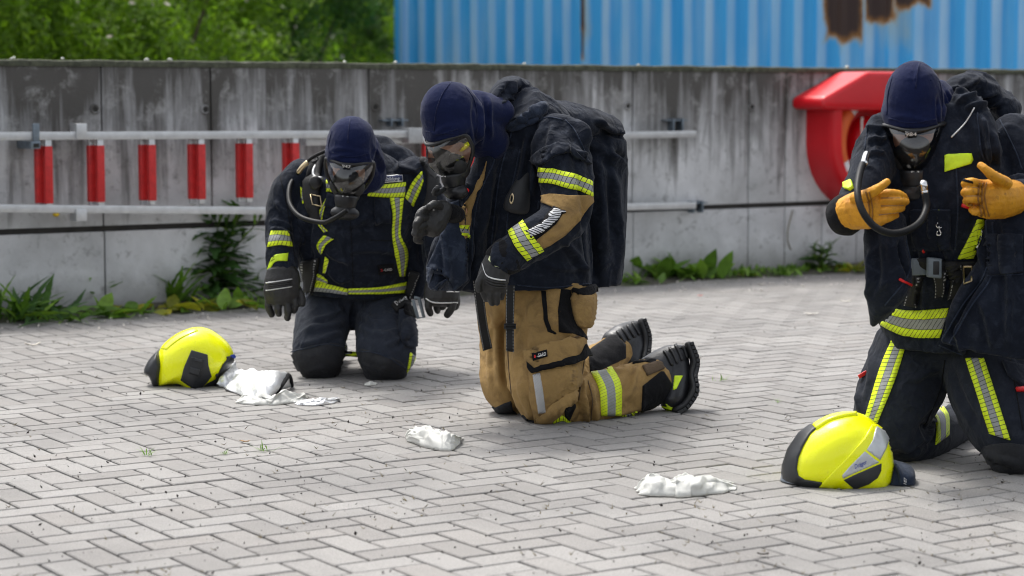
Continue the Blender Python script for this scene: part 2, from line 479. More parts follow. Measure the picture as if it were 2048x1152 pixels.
# joint sand and the ground at large
m, n, b = newmat('joint_sand'); p = pos(n)
c = ramp(n, noise(n, p, 40, 5, 0.7), [(0.3, (0.012, 0.01, 0.008)), (0.6, (0.03, 0.022, 0.016)), (0.8, (0.07, 0.045, 0.03))])
c = mixc(n, ramp(n, noise(n, p, 3.0, 4, 0.6), [(0.6, 0.0), (0.68, 0.7)]), c, (0.05, 0.06, 0.02))
n.links.new(c, b.inputs['Base Color']); b.inputs['Roughness'].default_value = 0.95; bump(n, b, noise(n, p, 300, 3), 0.004)
m, n, b = newmat('soil'); p = pos(n)
c = ramp(n, noise(n, p, 22, 7, 0.7), [(0.3, (0.04, 0.035, 0.03)), (0.52, (0.10, 0.09, 0.075)), (0.75, (0.2, 0.18, 0.15))])
c = mixc(n, ramp(n, noise(n, p, 5.0, 4, 0.6), [(0.5, 0.0), (0.62, 0.75)]), c, (0.06, 0.085, 0.025))
n.links.new(c, b.inputs['Base Color']); b.inputs['Roughness'].default_value = 0.95; bump(n, b, noise(n, p, 160, 5, 0.7), 0.008, 0.8)
# weathered concrete: algae runs from the top edge, pale patches, drips
m, n, b = newmat('concrete'); w = wallvec(n); sx = nd(n, 'ShaderNodeSeparateXYZ'); n.links.new(w, sx.inputs[0]); z = sx.outputs['Z']
base = ramp(n, noise(n, w, 2.2, 6, 0.62, 0.3), [(0.3, (0.44, 0.445, 0.45)), (0.55, (0.63, 0.635, 0.645)), (0.75, (0.78, 0.785, 0.795))])
runs = noise(n, scaled(n, w, 6.5, 6.5, 0.75), 1.0, 7, 0.66, 0.5)
runs2 = noise(n, scaled(n, w, 17, 17, 0.9), 1.0, 5, 0.6)
top = ramp(n, z, [(0.0, 0.0), (1.0, 1.0)])
hh = math_(n, 'SUBTRACT', math_(n, 'MULTIPLY', z, 0.62), 0.42)       # algae follow the rainwater down from the top
st = math_(n, 'ADD', math_(n, 'ADD', runs, math_(n, 'MULTIPLY', math_(n, 'SUBTRACT', runs2, 0.5), 0.55)), hh)
along = math_(n, 'MULTIPLY_ADD', sx.outputs['X'], -0.021, -0.085)        # the left end is the most overgrown
st = math_(n, 'ADD', st, along)
c = mixc(n, ramp(n, st, [(0.42, 0.0), (0.56, 0.55), (0.76, 0.96)]), base, (0.065, 0.06, 0.053))
pale = noise(n, w, 7, 7, 0.72, 0.15)
c = mixc(n, math_(n, 'MULTIPLY', ramp(n, pale, [(0.54, 0.0), (0.68, 1.0)]), 0.5), c, (0.48, 0.48, 0.47))
c = mixc(n, ramp(n, noise(n, w, 17, 6, 0.75), [(0.55, 0.0), (0.7, 0.6)]), c, (0.11, 0.105, 0.1))
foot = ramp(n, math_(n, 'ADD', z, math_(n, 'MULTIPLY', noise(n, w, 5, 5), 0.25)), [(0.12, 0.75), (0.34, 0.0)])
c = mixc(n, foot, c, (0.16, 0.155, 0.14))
n.links.new(c, b.inputs['Base Color']); b.inputs['Roughness'].default_value = 0.9
bump(n, b, math_(n, 'ADD', noise(n, w, 60, 6, 0.7), pale), 0.005, 0.5)
simple('concrete_dark', (0.035, 0.033, 0.03), 0.95)
simple('moss', (0.07, 0.075, 0.05), 0.95, var=0.5, vscale=30, bscale=120, bdist=0.006)
simple('lichen', (0.55, 0.56, 0.5), 0.95, var=0.3, vscale=60)
simple('alu', (0.62, 0.63, 0.64), 0.42, 0.75, 0.1, 20, 200, 0.0005)
simple('alu_dull', (0.45, 0.46, 0.47), 0.5, 0.6, 0.15, 30)
simple('steel', (0.2, 0.24, 0.28), 0.45, 0.8, 0.2, 30)
simple('rung_red', (0.58, 0.022, 0.022), 0.42, 0, 0.18, 30, 90, 0.001)
simple('plastic_red', (0.62, 0.006, 0.014), 0.33, 0, 0.08, 4, 0, spec=0.5)
simple('plastic_red_dull', (0.4, 0.006, 0.012), 0.5, 0, 0.15, 6)
simple('orange', (0.72, 0.13, 0.02), 0.55, 0, 0.1, 10, 160, 0.001)
simple('reflective_white', (0.75, 0.76, 0.77), 0.35, 0, 0.1, 40)
simple('rope_white', (0.7, 0.68, 0.64), 0.8)
simple('yellow_plastic', (0.75, 0.5, 0.02), 0.4)
simple('pebble_pale', (0.6, 0.56, 0.5), 0.9, var=0.25, vscale=60)
simple('litter_red', (0.6, 0.05, 0.03), 0.6)
simple('dead_leaf', (0.33, 0.2, 0.1), 0.85, var=0.4, vscale=60, bscale=120)
simple('bark_chip', (0.022, 0.017, 0.014), 0.9, var=0.5, vscale=90)
simple('twig', (0.16, 0.13, 0.07), 0.9)
def leafmat(name, col, trans=0.35):
    m, n, b = newmat(name); p = pos(n); oi = nd(n, 'ShaderNodeObjectInfo'); ge = nd(n, 'ShaderNodeNewGeometry')
    r = math_(n, 'FRACT', math_(n, 'ADD', oi.outputs['Random'], ge.outputs['Random Per Island']))
    d = tuple(c*0.6 for c in col); l = (col[0]*1.65, col[1]*1.4, col[2]*1.2)
    c = ramp(n, r, [(0.0, d), (0.5, col), (1.0, l)])
    c = mixc(n, 1.0, c, ramp(n, noise(n, p, 25, 4), [(0.3, 0.75), (0.7, 1.25)]), 'MULTIPLY')
    n.links.new(c, b.inputs['Base Color']); b.inputs['Roughness'].default_value = 0.5; b.inputs['Specular IOR Level'].default_value = 0.35
    tr = nd(n, 'ShaderNodeBsdfTranslucent'); n.links.new(mixc(n, 1.0, c, (1.0, 1.15, 0.5), 'MULTIPLY'), tr.inputs['Color'])
    mx = nd(n, 'ShaderNodeMixShader'); mx.inputs[0].default_value = trans
    n.links.new(b.outputs[0], mx.inputs[1]); n.links.new(tr.outputs[0], mx.inputs[2])
    n.links.new(mx.outputs[0], n.nodes['Material Output'].inputs['Surface']); return m
leafmat('leaf_fresh', (0.14, 0.27, 0.04)); leafmat('leaf_dark', (0.06, 0.14, 0.035)); leafmat('leaf_yellow', (0.28, 0.3, 0.03))
leafmat('hedge_leaf', (0.16, 0.28, 0.03), 0.55); leafmat('hedge_leaf_dark', (0.065, 0.15, 0.03), 0.45)
simple('petal', (0.72, 0.6, 0.58), 0.7); simple('stem_green', (0.09, 0.13, 0.04), 0.8); simple('stem_brown', (0.1, 0.075, 0.05), 0.9)
# container paint: rubbed blue, painted rib shading, rust with a shape of its own
CA = px(799, 100, 25.0); CB = px(2048, 100, 19.6); CA.z = CB.z = 0
CDIR = (CB-CA).normalized(); CN = Vector((CDIR.y, -CDIR.x, 0))
if CN.y > 0: CN = -CN
def cont_s(x, y=60):
    d = ray(x, y); t = (CA-CAM).dot(CN)/d.dot(CN); P = CAM+d*t; return (P-CA).dot(CDIR), P.z
m, n, b = newmat('container_blue')
vr = nd(n, 'ShaderNodeVectorRotate', rotation_type='Z_AXIS'); vr.inputs['Angle'].default_value = -math.atan2(CDIR.y, CDIR.x)
vr.inputs['Center'].default_value = (CA.x, CA.y, 0); n.links.new(pos(n), vr.inputs['Vector'])
sub = nd(n, 'ShaderNodeVectorMath', operation='SUBTRACT'); n.links.new(vr.outputs[0], sub.inputs[0]); sub.inputs[1].default_value = (CA.x, CA.y, 0)
w = sub.outputs[0]; sx = nd(n, 'ShaderNodeSeparateXYZ'); n.links.new(w, sx.inputs[0])
c = ramp(n, noise(n, scaled(n, w, 3, 3, 0.5), 1, 5), [(0.3, (0.025, 0.38, 0.86)), (0.7, (0.08, 0.48, 0.92))])
chalk = noise(n, scaled(n, w, 2.0, 6, 0.35), 1.3, 6, 0.6)
c = mixc(n, ramp(n, chalk, [(0.48, 0.0), (0.75, 0.55)]), c, (0.36, 0.6, 0.86))
c = mixc(n, ramp(n, noise(n, w, 2.4, 4, 0.5), [(0.68, 0.0), (0.72, 0.5)]), c, (0.01, 0.2, 0.6))
fr = math_(n, 'FRACT', math_(n, 'DIVIDE', math_(n, 'SUBTRACT', sx.outputs['X'], 0.11-0.069), 0.277))   # proud ribs coloured lighter, in place of shading on the corrugation
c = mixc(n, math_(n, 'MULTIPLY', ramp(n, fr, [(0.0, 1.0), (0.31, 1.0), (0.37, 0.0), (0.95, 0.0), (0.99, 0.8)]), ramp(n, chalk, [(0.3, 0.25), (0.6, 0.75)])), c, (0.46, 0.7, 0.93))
nz = noise(n, scaled(n, w, 4.5, 4.5, 2.0), 1.0, 6, 0.65, 0.3)
def patch(n, sx, x0, x1, ylow, soft):
    (s0, z0), (s1, z1) = cont_s(x0, ylow), cont_s(x1, ylow)
    cs, hw = (s0+s1)/2, (s1-s0)/2
    dx = math_(n, 'SUBTRACT', 1.0, math_(n, 'DIVIDE', math_(n, 'ABSOLUTE', math_(n, 'SUBTRACT', sx.outputs['X'], cs)), hw))
    dz = math_(n, 'MULTIPLY', math_(n, 'SUBTRACT', sx.outputs['Z'], (z0+z1)/2), 1.0/soft)
    return math_(n, 'ADD', math_(n, 'MINIMUM', math_(n, 'MULTIPLY', dx, 1.6), dz), math_(n, 'MULTIPLY', math_(n, 'SUBTRACT', nz, 0.5), 1.5))
r = None
for a in ((1643, 1728, 92, 0.25), (1726, 1792, 52, 0.22), (1782, 1860, 22, 0.22), (1157, 1170, 70, 0.3), (1160, 1168, 130, 0.3)):
    q = patch(n, sx, *a); r = q if r is None else math_(n, 'MAXIMUM', r, q)
run = math_(n, 'MAXIMUM', patch(n, sx, 1640, 1860, 140, 0.5), patch(n, sx, 1150, 1185, 150, 0.6))
c = mixc(n, math_(n, 'MULTIPLY', ramp(n, math_(n, 'MULTIPLY', run, noise(n, scaled(n, w, 8, 8, 0.3), 1, 3)), [(0.2, 0.0), (0.5, 0.6)]), 1.0), c, (0.4, 0.52, 0.52))
c = mixc(n, ramp(n, r, [(0.0, 0.0), (0.1, 0.5), (0.2, 1.0)]), c, (0.42, 0.45, 0.4))
c = mixc(n, ramp(n, r, [(0.1, 0.0), (0.28, 1.0)]), c, (0.34, 0.15, 0.035))
c = mixc(n, ramp(n, r, [(0.24, 0.0), (0.5, 1.0)]), c, (0.045, 0.022, 0.018))
n.links.new(c, b.inputs['Base Color']); b.inputs['Roughness'].default_value = 0.55

# ================================================================== ground and paving
gs = 900.0
ground = mk('ground', [(-gs, -gs, -0.015), (gs, -gs, -0.015), (gs, gs, -0.015), (-gs, gs, -0.015)], [[0, 1, 2, 3]], 'joint_sand', smooth=False, kind='structure')
U = 0.1; JO = 0.0098; PH = (0.040, 0.055)
def brick_mesh(lx, ly):
    hx, hy, ch = lx/2, ly/2, 0.003
    v = [(sx_*(hx), sy*(hy), -0.03) for sx_, sy in ((-1, -1), (1, -1), (1, 1), (-1, 1))] + \
        [(sx_*(hx), sy*(hy), -ch) for sx_, sy in ((-1, -1), (1, -1), (1, 1), (-1, 1))] + \
        [(sx_*(hx-ch), sy*(hy-ch), 0) for sx_, sy in ((-1, -1), (1, -1), (1, 1), (-1, 1))]
    f = [[8, 9, 10, 11]]
    for k in range(4):
        j = (k+1) % 4; f += [[k, j, 4+j, 4+k], [4+k, 4+j, 8+j, 8+k]]
    return v, f
BV, BF = brick_mesh(2*U-JO, U-JO); ang = math.atan2(AD.y, AD.x)
bricks = []
for i in range(-140, 160):
    for j in range(-20, 170):
        k = (i-j) % 4
        if k == 0: cx, cy, rot = (i+1)*U, (j+0.5)*U, 0
        elif k == 3: cx, cy, rot = (i+0.5)*U, (j+1)*U, 1
        else: continue
        P = AD*(cx+PH[0]) + BD*(cy+PH[1])
        if P.y < 3.6 or (P-WP0).dot(ND) < 0.12: continue
        q = to_px([P])[0]
        if not (-260 < q[0] < 2308 and q[1] < 1330): continue
        vis = (-20 < q[0] < 2068) and q[1] < 1170
        bricks.append((0 if vis else 1, P.y, P, rot))
bricks.sort(key=lambda a: (a[0], a[1]))
bme = None; SV, SF = [], []
rr = random.Random(3)
for t, (_, _, P, rot) in enumerate(bricks):
    M = Matrix.Translation((P.x, P.y, rr.uniform(-0.0016, 0.0008))) @ Matrix.Rotation(ang + (math.pi/2 if rot else 0) + rr.gauss(0, 0.006), 4, 'Z') @ Matrix.Rotation(rr.gauss(0, 0.006), 4, 'X') @ Matrix.Rotation(rr.gauss(0, 0.004), 4, 'Y')
    if t < 300:
        if bme is None:
            bme = bpy.data.meshes.new('brick'); bme.from_pydata(BV, [], BF); bme.materials.append(MATS['paver']); bme.update()
        o = bpy.data.objects.new('brick', bme); link(o, ground); o.matrix_local = Matrix.Translation(-ORG[ground.name]) @ M
    else:
        k = len(SV); SV += [M @ Vector(v) for v in BV]; SF += [[i+k for i in f] for f in BF]
mk('paving_bricks', SV, SF, 'paver', ground, smooth=False, kind='stuff')
# soil and moss along the foot of the wall
V, F = [], []; N_ = 220
for i in range(N_):
    s = -9 + 17.0*i/(N_-1)
    wd = 0.26 + 0.10*float(fbm(np.array([[s*1.7, 0, 0]]))[0]) + 0.05*float(fbm(np.array([[s*9, 3, 0]]))[0])
    for k in range(5):
        t = k/4; hz = 0.004 + 0.03*(1-t)**1.5 + 0.012*float(vnoise(np.array([[s*6, t*4, 2.0]]))[0])*(1-t)
        V.append(wl(s, max(hz, 0.003) if k < 4 else -0.004, wd*t))
for i in range(N_-1):
    for k in range(4): F.append([i*5+k, (i+1)*5+k, (i+1)*5+k+1, i*5+k+1])
mk('soil_strip', V, F, 'soil', kind='structure')

# ================================================================== concrete wall
TOPZ = wsz(1513, 133.3)[1]; LEDGE = 0.425
wall = thing('concrete_wall', wl(0, 0, 0), 'long weathered grey concrete wall of jointed panels behind the kneeling people', 'wall')
def wpiece(name, s0, s1, z0, z1, o0, o1, mat, parent, bev=0.006, **kw):
    v, f = bevbox(wl((s0+s1)/2, (z0+z1)/2, (o0+o1)/2), AD*((s1-s0)/2), Vector((0, 0, (z1-z0)/2)), ND*((o1-o0)/2), bev)
    return mk(name, v, f, mat, parent, angle=40, **kw)
mk('core', *box(wl(-1, (TOPZ-0.04)/2, -0.12), AD*8.95, Vector((0, 0, (TOPZ-0.04)/2)), ND*0.105), 'concrete_dark', wall, smooth=False)
upx = [-700, -250, 205, 423, 738, 1000, 1265, 1497, 1571, 1800, 2150, 2700]
us = [wsz(x, 300)[0] for x in upx]
for a, b_ in zip(us, us[1:]):
    wpiece('wall_panel', a+0.004, b_-0.004, LEDGE+0.03, TOPZ-0.03, -0.22, rr.uniform(-0.004, 0.004), 'concrete', wall)
lpx = [-700, -200, 209, 738, 1265, 1495, 1568, 1642, 1711, 2100, 2700]
ls = [wsz(x, 500)[0] for x in lpx]
for a, b_ in zip(ls, ls[1:]):
    wpiece('base_panel', a+0.004, b_-0.004, -0.05, LEDGE, -0.22, rr.uniform(0.004, 0.012), 'concrete', wall)
V, F = [], []                                                       # uneven, mossy top edge
cs = np.linspace(us[0], us[-1], 360)
for i, s in enumerate(cs):
    q = np.array([[s*5, 1.0, 0]]); dz = 0.006*float(fbm(q*3)[0]); do = 0.006*float(fbm(q*2+9)[0])
    for o_, z_ in ((0.006+do, TOPZ-0.035), (0.008+do, TOPZ-0.008+dz), (-0.01, TOPZ+dz), (-0.22, TOPZ+dz), (-0.225, TOPZ-0.035)): V.append(wl(s, z_, o_))
for i in range(len(cs)-1):
    for k in range(4): F.append([i*5+k, i*5+k+1, (i+1)*5+k+1, (i+1)*5+k])
mk('coping', V, F, 'moss', wall)
for x, y in ((190, 218), (410, 219), (1255, 212), (1503, 214), (750, 214), (806, 555)):
    s, z = wsz(x, y); c0 = wl(s, z, 0.0)
    ring = [c0 + (AD*math.cos(a) + Vector((0, 0, 1))*math.sin(a))*0.021 + ND*0.004 for a in np.linspace(0, 2*math.pi, 15)]
    t_ = mk('tie_hole', *tube(ring, 0.007, 6, 0), 'concrete', wall)
    mk('hole_shade', *ellip(c0 + ND*0.004, (AD*0.017, Vector((0, 0, 0.017)), ND*0.004), 10, 6), 'concrete_dark', t_)  # dark disc stands in for the shade inside the hole
for x in (30, 130, 297, 345, 694, 796, 1054, 1283, 1700):           # lichen tufts on the top edge
    s = wsz(x, 125)[0]
    v, f = ellip(wl(s, TOPZ+0.004, -0.03), (AD*rr.uniform(0.007, 0.015), ND*0.014, Vector((0, 0, 0.008))), 10, 6)
    v = np.array(v); v += vnormals(v, f)*(0.006*vnoise(v*90))[:, None]
    mk('lichen_tuft', v, f, 'lichen', wall)

# ================================================================== ladder on the wall
lad = thing('ladder', wl(-5, 0.9, 0.1), 'aluminium extension ladder with red rungs hung lengthwise on the concrete wall', 'ladder')
def rail(name, x0, x1, y0, y1, o0, o1, parent, mat='alu'):
    s0, zt = wsz(x0, y0, o1); s1, _ = wsz(x1, y0, o1); zb = wsz(x0, y1, o1)[1]
    return wpiece(name, s0, s1, zb, zt, o0, o1, mat, parent, bev=0.005)
def beam(x0, y0, x1, y1, th, o0, o1, mat):
    a, b_ = wsz(x0, y0, o1), wsz(x1, y1, o1); hz = th*0.5*wpt(x0, y0, o1).y/FPX
    P0, P1 = wl(a[0], a[1], (o0+o1)/2), wl(b_[0], b_[1], (o0+o1)/2); e = (P1-P0)*0.5; up = e.normalized().cross(ND)*hz
    if up.z < 0: up = -up
    v, f = bevbox((P0+P1)*0.5, e, up, ND*((o1-o0)/2), 0.004)
    return mk('rail', v, f, mat, lad, angle=40)
beam(-300, 274, 838, 268, 17, 0.12, 0.18, 'alu'); beam(-300, 414.5, 838, 424, 17, 0.12, 0.18, 'alu')
beam(613, 284, 1393, 268, 15, 0.055, 0.115, 'alu'); beam(613, 428, 1393, 411, 15, 0.055, 0.115, 'alu')
zr0, zr1 = wsz(193, 282, 0.15)[1], wsz(193, 409, 0.15)[1]
def rung(x, off, hw, parent, shade):
    s = wsz(x, 340, off)[0]
    o = mk('rung', *bevbox(wl(s, (zr0+zr1)/2, off), AD*hw, Vector((0, 0, (zr0-zr1)/2+0.01)), ND*0.014, 0.004), 'alu', parent, angle=40)
    a, b_ = (0.022, 0.012)
    mk('grip_sleeve', *bevbox(wl(s, (zr0-a+zr1+b_)/2, off), AD*(hw+0.004), Vector((0, 0, (zr0-zr1-a-b_)/2)), ND*0.018, 0.006), 'rung_red', o, angle=40)
for x in (96, 200, 303, 402, 497, 590, 683, 775): rung(x, 0.16, 0.017, lad, 0)
for x in (79, 184, 287, 385, 481, 574, 668, 760, 853, 944, 1034): rung(x, 0.10, 0.02, lad, 1)
for x0, x1, y0, y1, o0, o1, mt in ((153, 174, 247, 279, 0.1, 0.2, 'alu'), (153, 174, 418, 443, 0.1, 0.2, 'alu'), (818, 846, 256, 286, 0.04, 0.2, 'alu_dull')):
    wpiece('end_block', wsz(x0, y0, o1)[0], wsz(x1, y0, o1)[0], wsz(x0, y1, o1)[1], wsz(x0, y0, o1)[1], o0, o1, mt, lad, bev=0.004)
hook = thing('wall_hook', wl(wsz(73, 270, 0.1)[0], 0.8, 0), 'grey steel bracket carrying the left end of the ladder', 'bracket')
def hk(x0, x1, y0, y1, o0, o1, nm, mt='steel'):
    wpiece(nm, wsz(x0, y0, o1)[0], wsz(x1, y0, o1)[0], wsz(x0, y1, o1)[1], wsz(x0, y0, o1)[1], o0, o1, mt, hook, bev=0.003)
hk(66, 79, 247, 287, 0.185, 0.2, 'upright'); hk(62, 81, 283, 298, 0.0, 0.21, 'arm'); hk(67, 78, 287, 295, 0.2105, 0.2115, 'open_end', 'concrete_dark')
for x0, y0, y1 in ((772, 240, 252), (1335, 240, 262), (1375, 405, 425)):
    hb = thing('wall_hook', wl(wsz(x0, y0)[0], 0.8, 0), {772: 'thin dark bracket on the wall beside the left head', 1335: 'thin dark bracket above the free upper rail end', 1375: 'thin dark bracket under the free lower rail end'}[x0], 'bracket')
    s0 = wsz(x0, y0)[0]; za, zb = wsz(x0, y1)[1], wsz(x0, y0)[1]
    for k, (da, nm) in enumerate(((0.0, 'prong'), (0.07, 'prong'))):
        wpiece(nm, s0+da, s0+da+0.012, za, zb+0.01, 0.0, 0.06, 'steel', hb, bev=0.002)
    wpiece('bar', s0-0.05, s0+0.12, zb-0.006, zb+0.002, 0.0, 0.05, 'steel', hb, bev=0.002)
s, z = wsz(112, 429, 0.16)
mk('end_cap', *ellip(wl(s, z, 0.16), (AD*0.018, ND*0.02, Vector((0, 0, 0.012))), 12, 8), 'yellow_plastic', lad)

# ================================================================== lifebuoy in its red housing
s0, z0 = wsz(1774, 284, 0.27)
hous = thing('lifebuoy_housing', wl(s0, z0-0.4, 0), 'red plastic lifebuoy housing with pitched roof on the concrete wall', 'lifebuoy box')
def outl(r, ztop, n_=40, sq=0.0):
    out = []
    for k in range(n_):
        a = 2*math.pi*k/n_ + math.pi/2
        x, z_ = math.cos(a)*r, math.sin(a)*r
        if z_ > 0: x = math.copysign(min(r, abs(x)*(1+0.9*(z_/r)**1.2)), x)
        out.append((x, min(z_, ztop)))
    return out
RO, RI = 0.455, 0.385
O_, I_ = outl(RO, 0.24), outl(RI, 0.215); nn = len(O_); V, F = [], []
for off, P_ in ((0.0, O_), (0.2, O_), (0.245, [(x*0.985, z_*0.985) for x, z_ in O_]), (0.27, [(x*0.95, z_*0.95) for x, z_ in O_]), (0.278, [(x*1.03, z_*1.03) for x, z_ in I_]), (0.265, I_), (0.03, [(x*0.97, z_*0.97) for x, z_ in I_])):
    V += [wl(s0+x, z0+z_, off) for x, z_ in P_]
for k in range(6):
    for i in range(nn): F.append([k*nn+i, k*nn+(i+1) % nn, (k+1)*nn+(i+1) % nn, (k+1)*nn+i])
F.append([6*nn+i for i in range(nn)])
mk('body', V, F, 'plastic_red', hous, angle=50)
# roof: flat ridge with sloping flanks, deep eaves
prof = [(-0.59, 0.215), (-0.59, 0.285), (-0.2, 0.455), (0.2, 0.455), (0.59, 0.285), (0.59, 0.215), (0.44, 0.205), (-0.44, 0.205)]
bm = bmesh.new(); fv = [bm.verts.new(wl(s0+x*0.96, z0+z_, 0.30)) for x, z_ in prof]; bv = [bm.verts.new(wl(s0+x, z0+z_, 0.0)) for x, z_ in prof]
bm.faces.new(fv); bm.faces.new(bv[::-1])
for i in range(8): bm.faces.new([fv[i], bv[i], bv[(i+1) % 8], fv[(i+1) % 8]])
bmesh.ops.recalc_face_normals(bm, faces=bm.faces); bmesh.ops.bevel(bm, geom=list(bm.edges), offset=0.034, segments=5, affect='EDGES', profile=0.55)
bm.verts.index_update(); mk('roof', [v.co for v in bm.verts], [[a.index for a in f.verts] for f in bm.faces], 'plastic_red', hous, angle=60); bm.free()
mk('hub', *join(ellip(wl(s0+0.02, z0-0.02, 0.05), (AD*0.15, Vector((0, 0, 0.19)), ND*0.1), 24, 12)), 'plastic_red', hous)
buoy = thing('lifebuoy', wl(s0, z0-0.3, 0.15), 'orange lifebuoy ring with white bands inside the red housing', 'lifebuoy')
def arcpts(a0, a1, r, k=24): return [wl(s0+math.cos(a)*r, z0-0.01+math.sin(a)*r, 0.16) for a in np.linspace(a0, a1, k)]
ring = arcpts(0, 2*math.pi, 0.32, 49); mk('ring', *tube(ring, 0.05, 12, 0, flat=1.0), 'orange', buoy)
for a in (0.7, 2.35, 3.62, 5.3): mk('white_band', *tube(arcpts(a-0.1, a+0.1, 0.32, 6), 0.0525, 12, 0), 'reflective_white', buoy)
mk('grab_line', *tube([wl(s0+math.cos(a)*(0.24-0.07*math.sin((a-2.35)*math.pi/1.27)), z0-0.01+math.sin(a)*(0.24-0.07*math.sin((a-2.35)*math.pi/1.27)), 0.215) for a in np.linspace(2.35, 3.62, 10)], 0.008, 6, 2), 'rope_white', buoy)

# ================================================================== blue container behind the wall
cont = thing('shipping_container', CA + CDIR*3, 'sky blue corrugated steel container with brown rust patches behind the wall', 'container')
def cl_(s, z, o): return CA + CDIR*s + CN*o + Vector((0, 0, z))
LEN, CHT = 12.19, 2.59
P_, q = [(0.0, 0.0)], 0.11; pitch = 0.277
while q < LEN-0.3:
    P_ += [(q, 0.0), (q+0.068, -0.036), (q+0.068+0.072, -0.036), (q+0.208, 0.0)]; q += pitch
P_.append((LEN, 0.0)); V, F = [], []
for s, o in P_: V += [cl_(s, 0.12, o), cl_(s, CHT-0.1, o)]
for i in range(len(P_)-1): F.append([2*i, 2*i+2, 2*i+3, 2*i+1])
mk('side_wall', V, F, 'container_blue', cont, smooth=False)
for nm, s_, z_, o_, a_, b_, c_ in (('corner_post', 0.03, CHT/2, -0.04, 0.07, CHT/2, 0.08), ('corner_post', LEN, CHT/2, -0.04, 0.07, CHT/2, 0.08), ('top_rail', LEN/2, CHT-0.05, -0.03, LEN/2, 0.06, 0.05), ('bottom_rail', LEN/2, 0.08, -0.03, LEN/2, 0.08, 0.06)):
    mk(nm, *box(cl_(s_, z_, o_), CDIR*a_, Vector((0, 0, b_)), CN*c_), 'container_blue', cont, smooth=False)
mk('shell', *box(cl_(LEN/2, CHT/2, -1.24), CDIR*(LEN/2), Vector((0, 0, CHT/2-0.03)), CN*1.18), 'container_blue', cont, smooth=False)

# ================================================================== hedge behind the wall: separate shrubs of many small leaves
def leaf_cloud(centres, count, size, rs, tip=0.35):
    """leaf faces spread over clumpy shells"""
    rg = np.random.default_rng(rs); cs_ = np.array([c for c, r in centres]); rad = np.array([r for c, r in centres])
    k = rg.integers(0, len(cs_), count); d = rg.normal(size=(count, 3)); d /= np.linalg.norm(d, axis=1)[:, None]
    rr_ = rad[k]*(0.55+0.5*rg.random(count)**0.6); P = cs_[k] + d*rr_[:, None]
    nrm = d + rg.normal(size=(count, 3))*0.55 + np.array([0, 0, 0.35]); nrm /= np.linalg.norm(nrm, axis=1)[:, None]
    t = np.cross(nrm, rg.normal(size=(count, 3))); t /= np.linalg.norm(t, axis=1)[:, None]; b_ = np.cross(nrm, t)
    L = size*(0.6+0.8*rg.random(count))[:, None]; W_ = L*0.32
    V = np.stack([P - t*L, P + b_*W_ + nrm*L*0.12, P + t*L, P - b_*W_ + nrm*L*0.12], 1).reshape(-1, 3)
    F = [[4*i, 4*i+1, 4*i+2, 4*i+3] for i in range(count)]
    return V, F
def shrub(x, Y, wid, ht, rs, mat, label, flowers=0, name='shrub'):
    rg = random.Random(rs); base = px(x, 200, Y); base.z = 0
    t_ = thing(name, base, label, 'shrub', 'shrubs growing behind the wall')
    cs_ = []
    for i in range(34):
        a, h = rg.uniform(0, 6.28), rg.uniform(0.25, 1.0)
        rad = wid*(0.25+0.75*math.sqrt(max(0, 1-(h-0.45)**2/0.42)))*rg.uniform(0.35, 1.0)
        cs_.append((np.array([base.x+math.cos(a)*rad, base.y+math.sin(a)*rad*0.8, h*ht]), rg.uniform(0.2, 0.42)*wid))
    mk('foliage', *leaf_cloud(cs_, 13000, 0.03*wid+0.012, rs), mat, t_, smooth=False, kind='stuff')
    for i in range(5):
        c0 = cs_[rg.randrange(len(cs_))][0]
        mk('branch', *tube([base + Vector((rg.uniform(-.1, .1), rg.uniform(-.1, .1), 0)), base.lerp(Vector(c0), 0.5) + Vector((0, 0, 0.2)), Vector(c0)], [0.03, 0.02, 0.008], 6, 3), 'stem_brown', t_)
    if flowers:
        V, F = [], []
        for i in range(flowers):
            c0, r0 = cs_[rg.randrange(len(cs_))]; d = Vector((rg.gauss(0, 1), -abs(rg.gauss(0, 1)), abs(rg.gauss(0, 1)))).normalized()
            c_ = Vector(c0) + d*r0*1.05
            u_ = d.orthogonal().normalized(); w_ = d.cross(u_)
            for k in range(5):
                a = 2*math.pi*k/5; q_ = len(V)
                V += [c_, c_ + (u_*math.cos(a-0.5)+w_*math.sin(a-0.5))*0.022 + d*0.006, c_ + (u_*math.cos(a)+w_*math.sin(a))*0.032 + d*0.004, c_ + (u_*math.cos(a+0.5)+w_*math.sin(a+0.5))*0.022 + d*0.006]
                F.append([q_, q_+1, q_+2, q_+3])
        mk('blossom', V, F, 'petal', t_, smooth=False, kind='stuff')
    return t_
